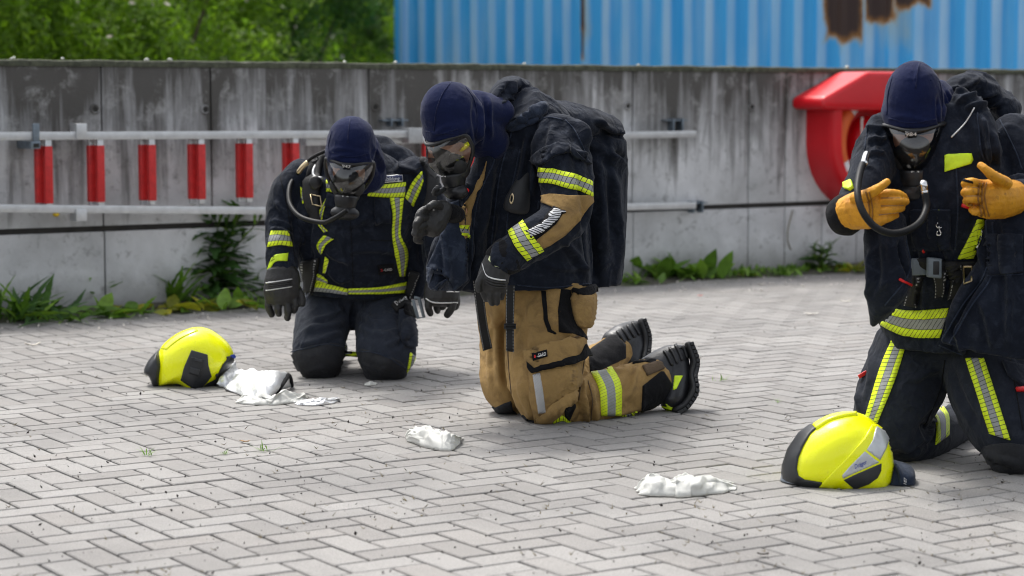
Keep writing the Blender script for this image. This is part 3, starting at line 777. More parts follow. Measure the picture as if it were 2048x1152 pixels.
for a in ((-60, 17.0, 1.1, 2.6, 21, 'hedge_leaf', 'leafy green shrub at the far left edge behind the wall', 16),
          (120, 18.0, 1.1, 2.7, 22, 'hedge_leaf', 'flowering green shrub behind the wall above the steel bracket', 30),
          (290, 19.5, 1.15, 2.9, 23, 'hedge_leaf', 'pink flowering shrub behind the wall above the ladder middle', 40),
          (440, 21.5, 1.15, 2.9, 24, 'hedge_leaf', 'leafy shrub behind the wall left of the dark one', 14),
          (570, 25.0, 1.2, 3.2, 25, 'hedge_leaf_dark', 'dark green shrub behind the wall above the left head', 6),
          (720, 28.0, 1.35, 3.6, 26, 'hedge_leaf', 'bright leafed shrub next to the container corner', 10),
          (60, 23.0, 1.8, 4.2, 27, 'hedge_leaf_dark', 'tall dark shrub in the second row behind the left wall end', 0),
          (330, 25.5, 1.9, 4.4, 28, 'hedge_leaf', 'tall shrub in the second row behind the ladder middle', 0),
          (560, 30.5, 1.9, 4.8, 29, 'hedge_leaf_dark', 'tall dark shrub in the second row behind the dark front shrub', 0),
          (780, 33.0, 2.0, 5.2, 30, 'hedge_leaf_dark', 'tall shrub in the second row partly behind the container corner', 0),
          (-180, 22.0, 1.7, 4.0, 31, 'hedge_leaf', 'tall shrub beyond the left edge of the wall', 0)):
    shrub(*a)

# ================================================================== weeds at the foot of the wall
def leaf_mesh(name, L, W_, bend, mat, lobes=0):
    V, F = [], []; n_ = 12
    for i in range(n_+1):
        t = i/n_; w_ = W_*math.sin(math.pi*(t**0.8))*(1 if not lobes else (0.55+0.45*abs(math.sin(t*lobes*math.pi))))
        z_ = -bend*L*t*t; y_ = 0.25*w_
        V += [(t*L, -w_, z_+y_), (t*L, 0, z_), (t*L, w_, z_+y_)]
    for i in range(n_): F += [[i*3, i*3+1, (i+1)*3+1, (i+1)*3], [i*3+1, i*3+2, (i+1)*3+2, (i+1)*3+1]]
    me = bpy.data.meshes.new(name); me.from_pydata(V, [], F); me.update(); me.materials.append(MATS[mat])
    me.polygons.foreach_set('use_smooth', [True]*len(me.polygons)); return me
LEAF = {'lance': leaf_mesh('leaf', 1, 0.085, 0.35, 'leaf_fresh', 6), 'lance_dark': leaf_mesh('leaf', 1, 0.09, 0.4, 'leaf_dark', 5),
        'round': leaf_mesh('leaf', 1, 0.23, 0.3, 'leaf_fresh'), 'round_yellow': leaf_mesh('leaf', 1, 0.28, 0.25, 'leaf_yellow'),
        'jag': leaf_mesh('leaf', 1, 0.25, 0.45, 'leaf_dark', 4), 'blade': leaf_mesh('leaf', 1, 0.045, 0.3, 'leaf_fresh')}
def put_leaf(par, kind, at, az, el, L, roll=0.0):
    o = bpy.data.objects.new('leaf', LEAF[kind]); link(o, par)
    M = Matrix.Translation(Vector(at)-ORG[par.name]) @ Matrix.Rotation(az, 4, 'Z') @ Matrix.Rotation(-el, 4, 'Y') @ Matrix.Rotation(roll, 4, 'X') @ Matrix.Diagonal((L, L, L, 1))
    o.matrix_local = M; return o
def rosette(x, y, label, kinds, nl, L, rs, el=(0.3, 1.3), name='weed', spread=0.05, off=None):
    rg = random.Random(rs); b0 = gnd(x, y, 0.01)
    t_ = thing(name, b0, label, 'weed', 'weeds along the foot of the wall')
    for i in range(nl):
        put_leaf(t_, rg.choice(kinds), b0 + Vector((rg.gauss(0, spread), rg.gauss(0, spread*0.5), 0.0)), rg.uniform(0, 6.28), rg.uniform(*el), L*rg.uniform(0.55, 1.15), rg.gauss(0, 0.5))
    return t_
def stemplant(x, y, label, kinds, hpx, nl, L, rs, name='weed', lean=0.0, stems=1, droop=0.3):
    rg = random.Random(rs); b0 = gnd(x, y, 0.0); t_ = thing(name, b0, label, 'weed', 'weeds along the foot of the wall')
    H_ = hpx*b0.y/FPX
    for s_ in range(stems):
        d = Vector((lean + rg.gauss(0, 0.24), rg.gauss(0, 0.05), 0))*H_ if stems > 1 else Vector((lean*H_, 0, 0))
        P = [b0, b0 + d*0.3 + Vector((0, 0, H_*0.5)), b0 + d + Vector((0, 0, H_))]
        mk('stem', *tube(P, [0.006, 0.005, 0.003], 6, 4), 'stem_green', t_); Q = catmull(P, 10)
        for i in range(nl):
            t = 0.15 + 0.85*i/max(1, nl-1); at = Q[min(len(Q)-1, int(t*(len(Q)-1)))]
            put_leaf(t_, rg.choice(kinds), at, i*2.4 + rg.uniform(-0.3, 0.3), rg.uniform(0.1, 0.9) if t < 0.9 else rg.uniform(0.6, 1.4), L*(1.1-0.5*t)*rg.uniform(0.8, 1.1), rg.gauss(0, 0.3))
    return t_
stemplant(184, 622, 'young upright weed with long narrow leaves right of the bracket', ['lance'], 88, 14, 0.2, 41)
stemplant(84, 618, 'thin bare branching stalk against the left wall panel', ['lance'], 155, 2, 0.05, 42, lean=0.08)
rosette(30, 640, 'bushy clump of jagged narrow leaves at the left edge', ['lance', 'lance_dark'], 46, 0.27, 43, spread=0.07)
rosette(80, 632, 'low dark broad leaved weed beside the left clump', ['lance_dark', 'jag'], 26, 0.17, 44, spread=0.08)
rosette(130, 640, 'flat spreading weed left of the young upright plant', ['lance_dark', 'lance'], 30, 0.18, 45, (0.1, 0.8), spread=0.1)
rosette(215, 630, 'low mixed weeds right of the young upright plant', ['lance', 'round'], 30, 0.17, 46, (0.1, 0.9), spread=0.12)
rosette(270, 626, 'small weed with yellow green round leaves by the wall', ['round_yellow', 'lance'], 18, 0.09, 47, (0.1, 1.0), spread=0.1)
rosette(355, 612, 'fan shaped weed of fresh narrow leaves before the climbing plant', ['lance'], 32, 0.26, 48, (0.6, 1.45))
stemplant(420, 610, 'tall dark jagged weed climbing the wall up to the ladder', ['jag', 'lance_dark', 'lance', 'jag'], 178, 26, 0.21, 49, stems=11)
stemplant(465, 606, 'dark bushy weed at the right foot of the climbing plant', ['jag', 'lance_dark'], 110, 22, 0.2, 50, stems=7)
rosette(420, 618, 'broad bright green leaves low in front of the climbing plant', ['round', 'round_yellow'], 30, 0.14, 51, (0.1, 1.1), spread=0.11)
rosette(320, 622, 'low yellow green seedling patch left of the climbing plant', ['round_yellow', 'lance'], 20, 0.08, 52, (0.1, 1.0), spread=0.1)
stemplant(510, 606, 'slender pale green weed beside the left glove', ['round', 'lance'], 62, 9, 0.09, 53, stems=2)
rosette(500, 612, 'grassy tuft beside the left kneeling person', ['blade', 'round'], 26, 0.12, 54, (0.5, 1.4), spread=0.08)
rosette(1300, 557, 'broad leaved dock clump right of the draped back', ['round'], 24, 0.2, 55, (0.6, 1.45), spread=0.09)
rosette(1370, 556, 'middle broad leaved dock clump under the free rail ends', ['round'], 24, 0.19, 56, (0.6, 1.45), spread=0.08)
rosette(1408, 555, 'rightmost broad leaved dock clump under the free rail ends', ['round', 'lance'], 20, 0.15, 57, (0.5, 1.4), spread=0.06)
rosette(1265, 566, 'low light green weed touching the draped jacket edge', ['round', 'lance'], 22, 0.11, 58, (0.2, 1.1), spread=0.08)
rosette(1500, 552, 'tiny lone weed at the foot of the wall between clumps', ['round_yellow', 'round'], 12, 0.08, 59, (0.2, 0.9), spread=0.05)
rosette(1578, 552, 'small leafy tuft left of the weed below the lifebuoy', ['round', 'lance'], 14, 0.09, 60, (0.2, 1.2), spread=0.04)
stemplant(1640, 545, 'feathery weed below the lifebuoy housing', ['lance', 'jag'], 52, 14, 0.15, 61, stems=4)
rosette(1690, 543, 'low reddish weed patch beside the right kneeling person', ['lance', 'round_yellow'], 22, 0.12, 62, (0.2, 1.1), spread=0.1)
g_ = thing('dry_stalk', gnd(1590, 545), 'long thin pale dry stalk leaning on the wall below the lifebuoy', 'stalk')
mk('stalk', *tube([gnd(1605, 540), wpt(1575, 480, 0.03), wpt(1585, 420, 0.02)], 0.004, 5, 4), 'twig', g_)
# moss ground cover between the weeds
rg = np.random.default_rng(5); V, F = [], []
for i in range(5200):
    s = rg.uniform(-7.2, 1.4) if i < 4600 else rg.uniform(1.4, 3.0); dens_ = float(fbm(np.array([[s*1.3, 4.0, 0]]))[0])
    if dens_ < rg.uniform(-0.35, 0.3): continue
    c0 = wl(s, 0.012, abs(rg.normal(0.07, 0.09))); a = rg.uniform(0, 6.28); L = rg.uniform(0.015, 0.055); h = rg.uniform(0.2, 1.3)*L
    d = Vector((math.cos(a)*L, math.sin(a)*L, h)); w_ = Vector((-math.sin(a), math.cos(a), 0))*L*0.25; k = len(V)
    V += [c0, c0+d*0.5+w_, c0+d, c0+d*0.5-w_]; F.append([k, k+1, k+2, k+3])
mk('ground_weeds', V, F, 'leaf_fresh', smooth=False, label='low green weeds and moss growing along the wall foot', cat='weeds', kind='stuff')

# ================================================================== litter on the paving
rg = random.Random(9); V, F = [], []
def crumb(c0, r, V, F, squash=0.6):
    k = len(V); ax = [Vector((rg.gauss(0, 1), rg.gauss(0, 1), rg.gauss(0, 1))).normalized() for _ in range(2)]
    u_ = ax[0]; w_ = u_.cross(ax[1]).normalized(); t_ = u_.cross(w_)
    for a, b_ in ((u_, 1.3), (w_, 0.8), (t_, 0.5)):
        V += [c0 + a*r*b_*rg.uniform(0.6, 1.2), c0 - a*r*b_*rg.uniform(0.6, 1.2)]
    for i in (0, 1):
        for j in (2, 3):
            for l in (4, 5): F.append([k+i, k+j, k+l])
for i in range(2600):
    x, y = rg.uniform(-60, 2110), 560 + 640*rg.random()**1.35
    P = gnd(x, y, 0.002)
    if float(fbm(np.array([[P.x*1.3, P.y*1.3, 5.0]]), 3)[0]) < rg.uniform(-0.45, 0.22): continue
    if (P-WP0).dot(ND) < 0.2: continue
    r = rg.choice([0.0012, 0.0015, 0.0018, 0.0022, 0.003, 0.0045])*rg.uniform(0.7, 1.3)
    crumb(P + Vector((0, 0, r*0.4)), r, V, F)
mk('dirt_crumbs', V, F, 'bark_chip', smooth=False, label='scattered small dark crumbs of bark and dirt on the pavers', cat='crumbs', kind='stuff')
V, F = [], []
for i in range(420):
    s, o = rg.uniform(-7, 4), abs(rg.gauss(0.35, 0.28))+0.1; crumb(wl(s, 0.006, o), rg.uniform(0.003, 0.011), V, F)
mk('pale_grit', V, F, 'pebble_pale', smooth=False, label='pale grit and tiny stones scattered near the wall foot', cat='grit', kind='stuff')
V, F = [], []
for i in range(900):                                                # dry moss fibres in the joints
    x, y = rg.uniform(-40, 2090), rg.uniform(570, 1160); P = gnd(x, y, 0.0)
    if float(fbm(np.array([[P.x*2.5, P.y*2.5, 1]]))[0]) < 0.12: continue
    for k in range(3):
        a, L = rg.uniform(0, 6.28), rg.uniform(0.006, 0.018); q_ = len(V)
        V += [P, P + Vector((math.cos(a)*L, math.sin(a)*L, L*rg.uniform(0.2, 0.9))), P + Vector((0.003, 0.002, 0))]; F.append([q_, q_+1, q_+2])
mk('dry_moss', V, F, 'twig', smooth=False, label='dry brown moss fibres standing in the paver joints', cat='moss', kind='stuff')
for x, y, lab, L in ((295, 912, 'small grass tuft in a joint at lower left', 0.035), (530, 903, 'small flat grass tuft below the white glove', 0.04), (1440, 762, 'grass tuft behind the near boot', 0.04), (1555, 805, 'thin grass tuft left of the right thigh', 0.025), (449, 909, 'tiny grass tuft between the two lower left tufts', 0.02)):
    b0 = gnd(x, y); t_ = thing('grass_tuft', b0, lab, 'grass tuft', 'grass tufts between the pavers')
    for i in range(14): put_leaf(t_, 'blade', b0 + Vector((rg.gauss(0, L*0.3), rg.gauss(0, L*0.3), 0)), rg.uniform(0, 6.28), rg.uniform(0.3, 1.3), L*rg.uniform(0.6, 1.2))
def flake(x, y, L, mat, name, label, cat, rs, curl=0.25):
    rg_ = random.Random(rs); b0 = gnd(x, y, 0.004); V, F = [], []; n_ = 9; a = rg_.uniform(-0.4, 0.4)
    for i in range(n_+1):
        t = i/n_; w_ = L*0.24*math.sin(math.pi*(0.08+0.84*t))*rg_.uniform(0.8, 1.1)
        for k in (-1, 0, 1):
            V.append(b0 + Vector((math.cos(a)*(t-0.5)*L - math.sin(a)*w_*k, math.sin(a)*(t-0.5)*L + math.cos(a)*w_*k, curl*L*((t-0.5)**2*1.2 + 0.12*abs(k)) + 0.003*rg_.random())))
    for i in range(n_): F += [[i*3, (i+1)*3, (i+1)*3+1, i*3+1], [i*3+1, (i+1)*3+1, (i+1)*3+2, i*3+2]]
    N = [Vector((0, 0, 1))]*len(V); V2, F2 = solid([Vector(v) for v in V], N, F, 0.0015, 0.0)
    return mk(name, V2, F2, mat, label=label, cat=cat)
flake(489, 884, 0.035, 'dead_leaf', 'dead_leaf', 'small brown dead leaf on the pavers left of the middle glove', 'leaf', 1)
flake(66, 692, 0.07, 'pebble_pale', 'dead_leaf', 'pale curled dead leaf on the pavers at far left', 'leaf', 2, 0.5)
flake(1622, 629, 0.075, 'pebble_pale', 'dead_leaf', 'pale dry leaf on the pavers left of the right jacket', 'leaf', 3, 0.2)
flake(1690, 604, 0.06, 'pebble_pale', 'dead_leaf', 'pale dry leaf near the right jacket and the weeds', 'leaf', 4, 0.3)
flake(1523, 570, 0.045, 'pebble_pale', 'stone_chip', 'pale stone chip on the paving before the wall middle joint', 'stone', 5, 0.6)
flake(1400, 592, 0.03, 'litter_red', 'litter_scrap', 'tiny red scrap on the paving right of the draped jacket', 'litter', 6)
flake(1718, 525, 0.06, 'litter_red', 'litter_scrap', 'red and white scrap in the weeds beside the right person', 'litter', 7, 1.2)
flake(1526, 1110, 0.03, 'bark_chip', 'bark_piece', 'dark bark piece on the pavers below the right helmet', 'bark', 8)
# ================================================================== materials of clothing and gear
fabric('navy', (0.0095, 0.013, 0.0225), 0.3, fade=(0.05, 0.06, 0.085), fade_amt=0.35, sheen=0.25)
fabric('navy_worn', (0.02, 0.028, 0.048), 0.35, fade=(0.075, 0.095, 0.14), fade_amt=0.5, sheen=0.3)
fabric('navy_trousers', (0.0165, 0.02, 0.03), 0.25, fade=(0.05, 0.058, 0.075), fade_amt=0.3, sheen=0.25)
fabric('slate_trousers', (0.024, 0.029, 0.042), 0.2, fade=(0.07, 0.08, 0.1), fade_amt=0.3, sheen=0.2)
fabric('black_fabric', (0.008, 0.008, 0.0095), 0.3, sheen=0.12)
fabric('knee_pad', (0.026, 0.027, 0.031), 0.3, 0.7, sheen=0.15, fade=(0.05, 0.05, 0.05), fade_amt=0.3)
fabric('tan', (0.36, 0.23, 0.09), 0.16, dirt=(0.12, 0.075, 0.04), dirt_amt=0.6, sheen=0.1)
fabric('knit', (0.0075, 0.0125, 0.05), 0.12, 0.95, 700, sheen=0.4, crease=0.12)
fabric('velcro', (0.12, 0.085, 0.055), 0.4, 0.95, 500)
simple('rubber', (0.012, 0.0125, 0.014), 0.42, 0, 0.25, 40, 260, 0.0008)
simple('hose_black', (0.006, 0.0062, 0.007), 0.5, 0, 0.2, 60, 0, spec=0.22)
simple('rubber_matt', (0.016, 0.017, 0.019), 0.6, 0, 0.25, 40, 260, 0.001)
simple('boot_leather', (0.017, 0.018, 0.021), 0.38, 0, 0.3, 35, 120, 0.002)
simple('glove_black', (0.017, 0.0165, 0.0165), 0.55, 0, 0.3, 60, 150, 0.002)
simple('webbing', (0.008, 0.008, 0.009), 0.75, 0, 0.3, 80, 900, 0.0008)
simple('buckle_grey', (0.17, 0.2, 0.225), 0.4, 0.1, 0.12, 60)
simple('chrome', (0.75, 0.75, 0.74), 0.18, 1.0, 0.05)
simple('brass', (0.6, 0.48, 0.3), 0.28, 1.0, 0.1)
simple('signal_red', (0.7, 0.012, 0.015), 0.4)
simple('white_print', (0.75, 0.75, 0.74), 0.6)
simple('navy_patch', (0.012, 0.022, 0.075), 0.7)
simple('blue_print', (0.02, 0.05, 0.35), 0.6)
simple('skin', (0.52, 0.26, 0.17), 0.5, 0, 0.12, 40, 120, 0.001)
m, n, b = newmat('helmet_yellow'); p = pos(n)
c = mixc(n, math_(n, 'MULTIPLY', ramp(n, noise(n, p, 34, 7, 0.75, 0.8), [(0.6, 0.0), (0.72, 1.0)]), 0.35), (0.93, 0.97, 0.0), (0.55, 0.52, 0.08))
n.links.new(c, b.inputs['Base Color']); n.links.new(ramp(n, noise(n, p, 20, 6, 0.7), [(0.35, 0.16), (0.7, 0.42)]), b.inputs['Roughness']); b.inputs['Coat Weight'].default_value = 0.25; b.inputs['Coat Roughness'].default_value = 0.1
bump(n, b, noise(n, p, 90, 3), 0.0006, 0.3)
simple('hivis_plain', (0.62, 0.84, 0.012), 0.5, 0, 0.15, 30, 90, 0.001)
simple('helmet_black', (0.022, 0.024, 0.027), 0.42, 0, 0.2, 30, 300, 0.0005)
simple('helmet_silver', (0.52, 0.54, 0.55), 0.3, 0.35, 0.12, 30)
simple('alu_cloth', (0.8, 0.81, 0.82), 0.42, 0.55, 0.06, 30, 60, 0.006)
m = simple('latex', (0.8, 0.8, 0.765), 0.5, 0, 0.06, 30, 60, 0.004, spec=0.3); n = m.node_tree; b = n.nodes['Principled BSDF']
tr = nd(n, 'ShaderNodeBsdfTranslucent'); tr.inputs[0].default_value = (0.85, 0.85, 0.8, 1); mx = nd(n, 'ShaderNodeMixShader'); mx.inputs[0].default_value = 0.35
n.links.new(b.outputs[0], mx.inputs[1]); n.links.new(tr.outputs[0], mx.inputs[2]); n.links.new(mx.outputs[0], n.nodes['Material Output'].inputs['Surface'])
simple('hivis_glow', (0.75, 0.8, 0.45), 0.6)
m, n, b = newmat('leather'); p = pos(n)
c = ramp(n, noise(n, p, 18, 5, 0.65), [(0.3, (0.5, 0.2, 0.005)), (0.7, (0.76, 0.35, 0.008))])
c = mixc(n, ramp(n, noise(n, p, 55, 5, 0.7), [(0.55, 0.0), (0.72, 0.65)]), c, (0.24, 0.1, 0.01))
n.links.new(c, b.inputs['Base Color']); b.inputs['Roughness'].default_value = 0.6; bump(n, b, noise(n, p, 110, 4), 0.003)
simple('leather_dark', (0.26, 0.11, 0.012), 0.7, 0, 0.2, 60)
def bandmat(name, layout, pitch=0.0155, lean=0.012, duty=0.14, line=(0.01, 0.01, 0.012)):
    """woven hi-vis band: layout across v, slanted dark threads along u"""
    m, n, b = newmat(name); uv = nd(n, 'ShaderNodeUVMap', uv_map='UVMap'); s_ = nd(n, 'ShaderNodeSeparateXYZ'); n.links.new(uv.outputs[0], s_.inputs[0])
    u_, v_ = s_.outputs[0], s_.outputs[1]; c = ramp(n, v_, layout, 'CONSTANT')
    t = math_(n, 'FRACT', math_(n, 'DIVIDE', math_(n, 'ADD', u_, math_(n, 'MULTIPLY', v_, lean)), pitch))
    c = mixc(n, ramp(n, t, [(0.0, 1.0), (duty, 0.0)], 'CONSTANT'), c, line)
    c = mixc(n, 1.0, c, ramp(n, noise(n, pos(n), 45, 4), [(0.3, 0.82), (0.7, 1.05)]), 'MULTIPLY')
    n.links.new(c, b.inputs['Base Color']); b.inputs['Roughness'].default_value = 0.55; return m
YE, GR, BK = (0.76, 0.93, 0.012), (0.3, 0.31, 0.31), (0.008, 0.008, 0.01)
bandmat('band3', [(0.0, YE), (0.3, BK), (0.325, GR), (0.68, BK), (0.705, YE)], lean=0.02)
bandmat('band3_plain', [(0.0, YE), (0.29, GR), (0.69, YE)], lean=0.03, pitch=0.011, duty=0.09, line=(0.2, 0.24, 0.05))
bandmat('band3_fine', [(0.0, YE), (0.305, BK), (0.325, GR), (0.68, BK), (0.7, YE)], lean=0.03, pitch=0.0135, duty=0.13)
bandmat('band2', [(0.0, YE), (0.52, GR)], lean=0.014)
bandmat('band1', [(0.0, YE)], lean=0.02, pitch=0.02, duty=0.1)
bandmat('silver_hatch', [(0.0, (0.62, 0.63, 0.65))], lean=0.016, pitch=0.0105, duty=0.42)
bandmat('silver_soft', [(0.0, (0.5, 0.5, 0.5))], lean=0.02, pitch=0.009, duty=0.22, line=(0.28, 0.27, 0.26))
m, n, b = newmat('strap_stitched'); uv = nd(n, 'ShaderNodeUVMap', uv_map='UVMap'); s_ = nd(n, 'ShaderNodeSeparateXYZ'); n.links.new(uv.outputs[0], s_.inputs[0])
ed = math_(n, 'ABSOLUTE', math_(n, 'SUBTRACT', s_.outputs[1], 0.5))
on = math_(n, 'MULTIPLY', math_(n, 'MULTIPLY', math_(n, 'GREATER_THAN', ed, 0.36), math_(n, 'LESS_THAN', ed, 0.44)), math_(n, 'GREATER_THAN', math_(n, 'FRACT', math_(n, 'DIVIDE', s_.outputs[0], 0.011)), 0.45))
n.links.new(mixc(n, on, (0.008, 0.008, 0.009), (0.3, 0.3, 0.3)), b.inputs['Base Color']); b.inputs['Roughness'].default_value = 0.75
simple('visor_smoke', (0.16, 0.18, 0.21), 0.12, 0, 0.05, 5, 0)
# clear visor: thin clear sheet, reflective at a slant
m, n, b = newmat('visor_clear'); n.nodes.remove(b)
tb = nd(n, 'ShaderNodeBsdfTransparent'); tb.inputs[0].default_value = (0.72, 0.72, 0.7, 1); gb = nd(n, 'ShaderNodeBsdfGlossy'); gb.inputs['Roughness'].default_value = 0.04
lw = nd(n, 'ShaderNodeLayerWeight'); lw.inputs[0].default_value = 0.3; mx = nd(n, 'ShaderNodeMixShader')
n.links.new(math_(n, 'MULTIPLY_ADD', lw.outputs['Fresnel'], 0.85, 0.085), mx.inputs[0]); n.links.new(tb.outputs[0], mx.inputs[1]); n.links.new(gb.outputs[0], mx.inputs[2])
n.links.new(mx.outputs[0], n.nodes['Material Output'].inputs['Surface'])

# ================================================================== people: shared builders
def garment(name, parts, mat, parent, voxel=0.0062, smooth=8, **wk):
    v, f = union(parts, voxel, smooth); v = wrinkle(v, f, **wk)
    o = mk(name, v, f, mat, parent); return o, bvh(v, f)
def finger(pts, r): return loft([(x, y, Y, w, w*Y/FPX) for (x, y, Y, w) in pts], 10, 3)
def glove(name, palm, fingers, mat, parent, voxel=0.003, smooth=2, **kw):
    v, f = union([palm] + [loft(q, 10, 3) for q in fingers], voxel, smooth)
    n_ = vnormals(v, f); v = v + n_*(0.0016*fbm(v*32, 2) + 0.0009*np.clip(1-np.abs(vnoise(v*55))*3, 0, 1))[:, None]
    o = mk(name, v, f, mat, parent); return o, bvh(v, f)
def fg(*pts):
    """finger from (x, y, Y, half width px): round section"""
    return [(x, y, Y, w*0.75, w*0.9*Y/FPX) for x, y, Y, w in pts]
def body_of(parts, head, face, parent):
    """the body under the clothes: one continuous skin"""
    v, f = union(parts + [head] + face, 0.012, 2); return mk('body', v, f, 'skin', parent)
def shrink(pts, k): return [(x, y, Y, w*k, d*k) for x, y, Y, w, d in pts]
def frame(F, roll=0.0):
    F = Vector(F).normalized(); X = F.cross(Vector((0, 0, 1))).normalized(); Uz = X.cross(F).normalized()
    q = Matrix.Rotation(roll, 3, F); return q @ X, F, q @ Uz
def mask(person, c, F, roll, k=1.0, number=None, red_side=1, reg_down=0.35, inner='rubber_matt'):
    """full-face breathing mask: rim, visor, nose cup, chin housing and demand valve. c = middle of the face, F = where the face looks"""
    X, Y_, Z = frame(F, roll); c = Vector(c)
    def L(x, y, z): return c + (X*x + Y_*y + Z*z)*k
    def outline(t):
        """the rim seen from the front: wide brow, narrower chin"""
        a = 2*math.pi*t; x = 0.092*math.cos(a); z = math.sin(a)
        z = 0.058*z if z > 0 else 0.108*z
        if z < 0: x *= 1-0.32*(z/0.108)**2
        y = 0.042 - 0.082*(abs(x)/0.092)**2 + (0.2*(z+0.02) if z < -0.02 else 0)
        z += 0.018*(abs(x)/0.092)**2 if z > 0 else 0
        return x, y, z
    root = mk('mask', *union([tube([L(*outline(t)) for t in np.linspace(0, 1, 33)], 0.0085*k, 8, 0, caps=False)] + [ellip(L(0, 0.02, -0.088), (X*0.05*k, Y_*0.048*k, Z*0.034*k)), ellip(L(0, 0.045, -0.098), (X*0.036*k, Y_*0.04*k, Z*0.03*k))], 0.004, 3), 'rubber', person)
    # rim highlight bead
    mk('rim', *tube([L(x*1.0, y+0.009, z*1.03+0.002) for x, y, z in (outline(t) for t in np.linspace(0.05, 0.45, 23))], 0.0062*k, 8, 0), 'rubber', root)
    V, F_ = [], []; nr, na = 9, 34
    for i in range(nr+1):
        s_ = i/nr
        for j in range(na):
            x, y, z = outline(j/na); q = math.sin(s_*math.pi/2)
            V.append(L(x*q, y*q*q + 0.088*(1-q*q) + 0.006, (z+0.01)*q - 0.01))
    for i in range(nr):
        for j in range(na): F_.append([i*na+j, i*na+(j+1) % na, (i+1)*na+(j+1) % na, (i+1)*na+j])
    mk('visor', V, F_, 'visor_clear', root)
    # nose cup behind the visor
    v, f = union([ellip(L(0, 0.022, -0.046), (X*0.068*k, Y_*0.038*k, Z*0.058*k)), ellip(L(0, 0.03, 0.0), (X*0.045*k, Y_*0.024*k, Z*0.036*k))], 0.004, 4)
    mk('nose_cup', v, f, inner, root)
    # demand valve
    a = (Y_*math.cos(reg_down+0.7) - Z*math.sin(reg_down+0.7)).normalized(); o = L(0, 0.058, -0.108); sd = X
    def cyl(p0, p1, r0, r1): return tube([p0, p0.lerp(p1, 0.5), p1], [r0, max(r0, r1), r1], 18, 3)
    mk('connector', *cyl(o - a*0.035*k, o + a*0.012*k, 0.043*k, 0.036*k), 'rubber', root)
    vv, ff = union([cyl(o + a*0.006*k, o + a*0.05*k, 0.036*k, 0.034*k), ellip(o + a*0.032*k, (X*0.056*k, a*0.028*k, X.cross(a)*0.036*k))], 0.0035, 4)
    valve = mk('demand_valve', vv, ff, 'rubber', root)
    mk('purge_button', *ellip(o + a*0.03*k + X*0.043*k*red_side + X.cross(a)*-0.012*k, (X*0.007*k, a*0.009*k, X.cross(a)*0.013*k), 12, 8), 'signal_red', valve)
    mk('type_plate', *bevbox(L(0, 0.076, -0.062), X*0.012*k, Y_*0.003, Z*0.0035*k, 0.001), 'white_print', root)
    return root, L, o + a*0.035*k, X, a
def face_parts(c, F, roll, k=1.0):
    X, Y_, Z = frame(F, roll); c = Vector(c)
    def L(x, y, z): return c + (X*x + Y_*y + Z*z)*k
    P = [ellip(L(0, -0.02, -0.01), (X*0.072*k, Y_*0.062*k, Z*0.092*k)), ellip(L(0, 0.036, -0.012), (X*0.012*k, Y_*0.02*k, Z*0.026*k)),
         ellip(L(0, 0.024, 0.03), (X*0.055*k, Y_*0.018*k, Z*0.012*k)), ellip(L(0, 0.02, -0.055), (X*0.028*k, Y_*0.014*k, Z*0.014*k))]
    P += [ellip(L(s_*0.032, 0.022, 0.008), (X*0.016*k, Y_*0.012*k, Z*0.011*k)) for s_ in (-1, 1)]
    return P
def boot(name, parent, foot, shaft, sole, mat='boot_leather', lugs=9, dpt=0.05):
    """rubber-soled boot standing on its toe: foot and shaft skins, sole strip with lugs along its pixel path"""
    v, f = union([loft(foot, 16, 4), loft(shaft, 16, 4)], 0.006, 5)
    v = wrinkle(v, f, base=0.0015, lumps=0.003, scale=14)
    o = mk(name, v, f, mat, parent)
    so, (sx0) = [], 0
    skin = loft([(x, y, Y, 8.5, dpt) for x, y, Y in sole], 14, 4, cap=True); mk('sole', *skin, 'rubber_matt', o)
    Q = catmull([px(*q) for q in sole], 8); st = max(1, len(Q)//lugs); V = []
    for i in range(1, len(Q)-1, st):
        t = (Q[i+1]-Q[i-1]).normalized(); nn_ = t.cross((Q[i]-CAM).normalized()).normalized()
        if nn_.dot(Vector((1, 0, 0))) < 0: nn_ = -nn_
        V.append(bevbox(Q[i] + nn_*8*Q[i].y/FPX, t*0.0065, nn_*0.007, t.cross(nn_)*dpt*0.93, 0.0025))
    mk('tread', *join(*V), 'rubber', o, smooth=False); return o, bvh(v, f)
def hose(name, pts, r, parent, mat='hose_black', n=10): return mk(name, *tube([px(*q) for q in pts], r, n, 6), mat, parent)
def seam_or_shade(tree, pts, parent, r=0.0016, mat='black_fabric', off=0.001, Yg=7.2, name='seam_or_shade'):
    """a stitched edge, or painted shade between glove fingers: a thin cord laid on the cloth along pixel points"""
    Q = resample(pts, max(4, int(sum(math.dist(a, b_) for a, b_ in zip(pts, pts[1:]))/6)))
    W_ = [surf(tree, x, y, Yg) for x, y in Q]; W_ = [h[0] + h[1]*off for h in W_ if h]
    run = [W_[0]]
    for q in W_[1:]:
        if (q-run[-1]).length < 0.06: run.append(q)
    if len(run) > 2: mk(name, *tube(run, r, 6, 0), mat, parent)
def label_gard(tree, poly, o, u, v, parent, lift=0.0):
    lb = decal('brand_label', tree, poly, 'black_fabric', parent, off=0.006+lift, step=3)
    du = (u[0]*0.17, u[1]*0.17)
    text_on('lettering', tree, 'S', o, du, v, 'signal_red', lb, off=0.008+lift)
    text_on('lettering', tree, '-GARD', (o[0]+u[0]*0.25, o[1]+u[1]*0.25), (u[0]*0.75, u[1]*0.75), v, 'white_print', lb, off=0.008+lift)

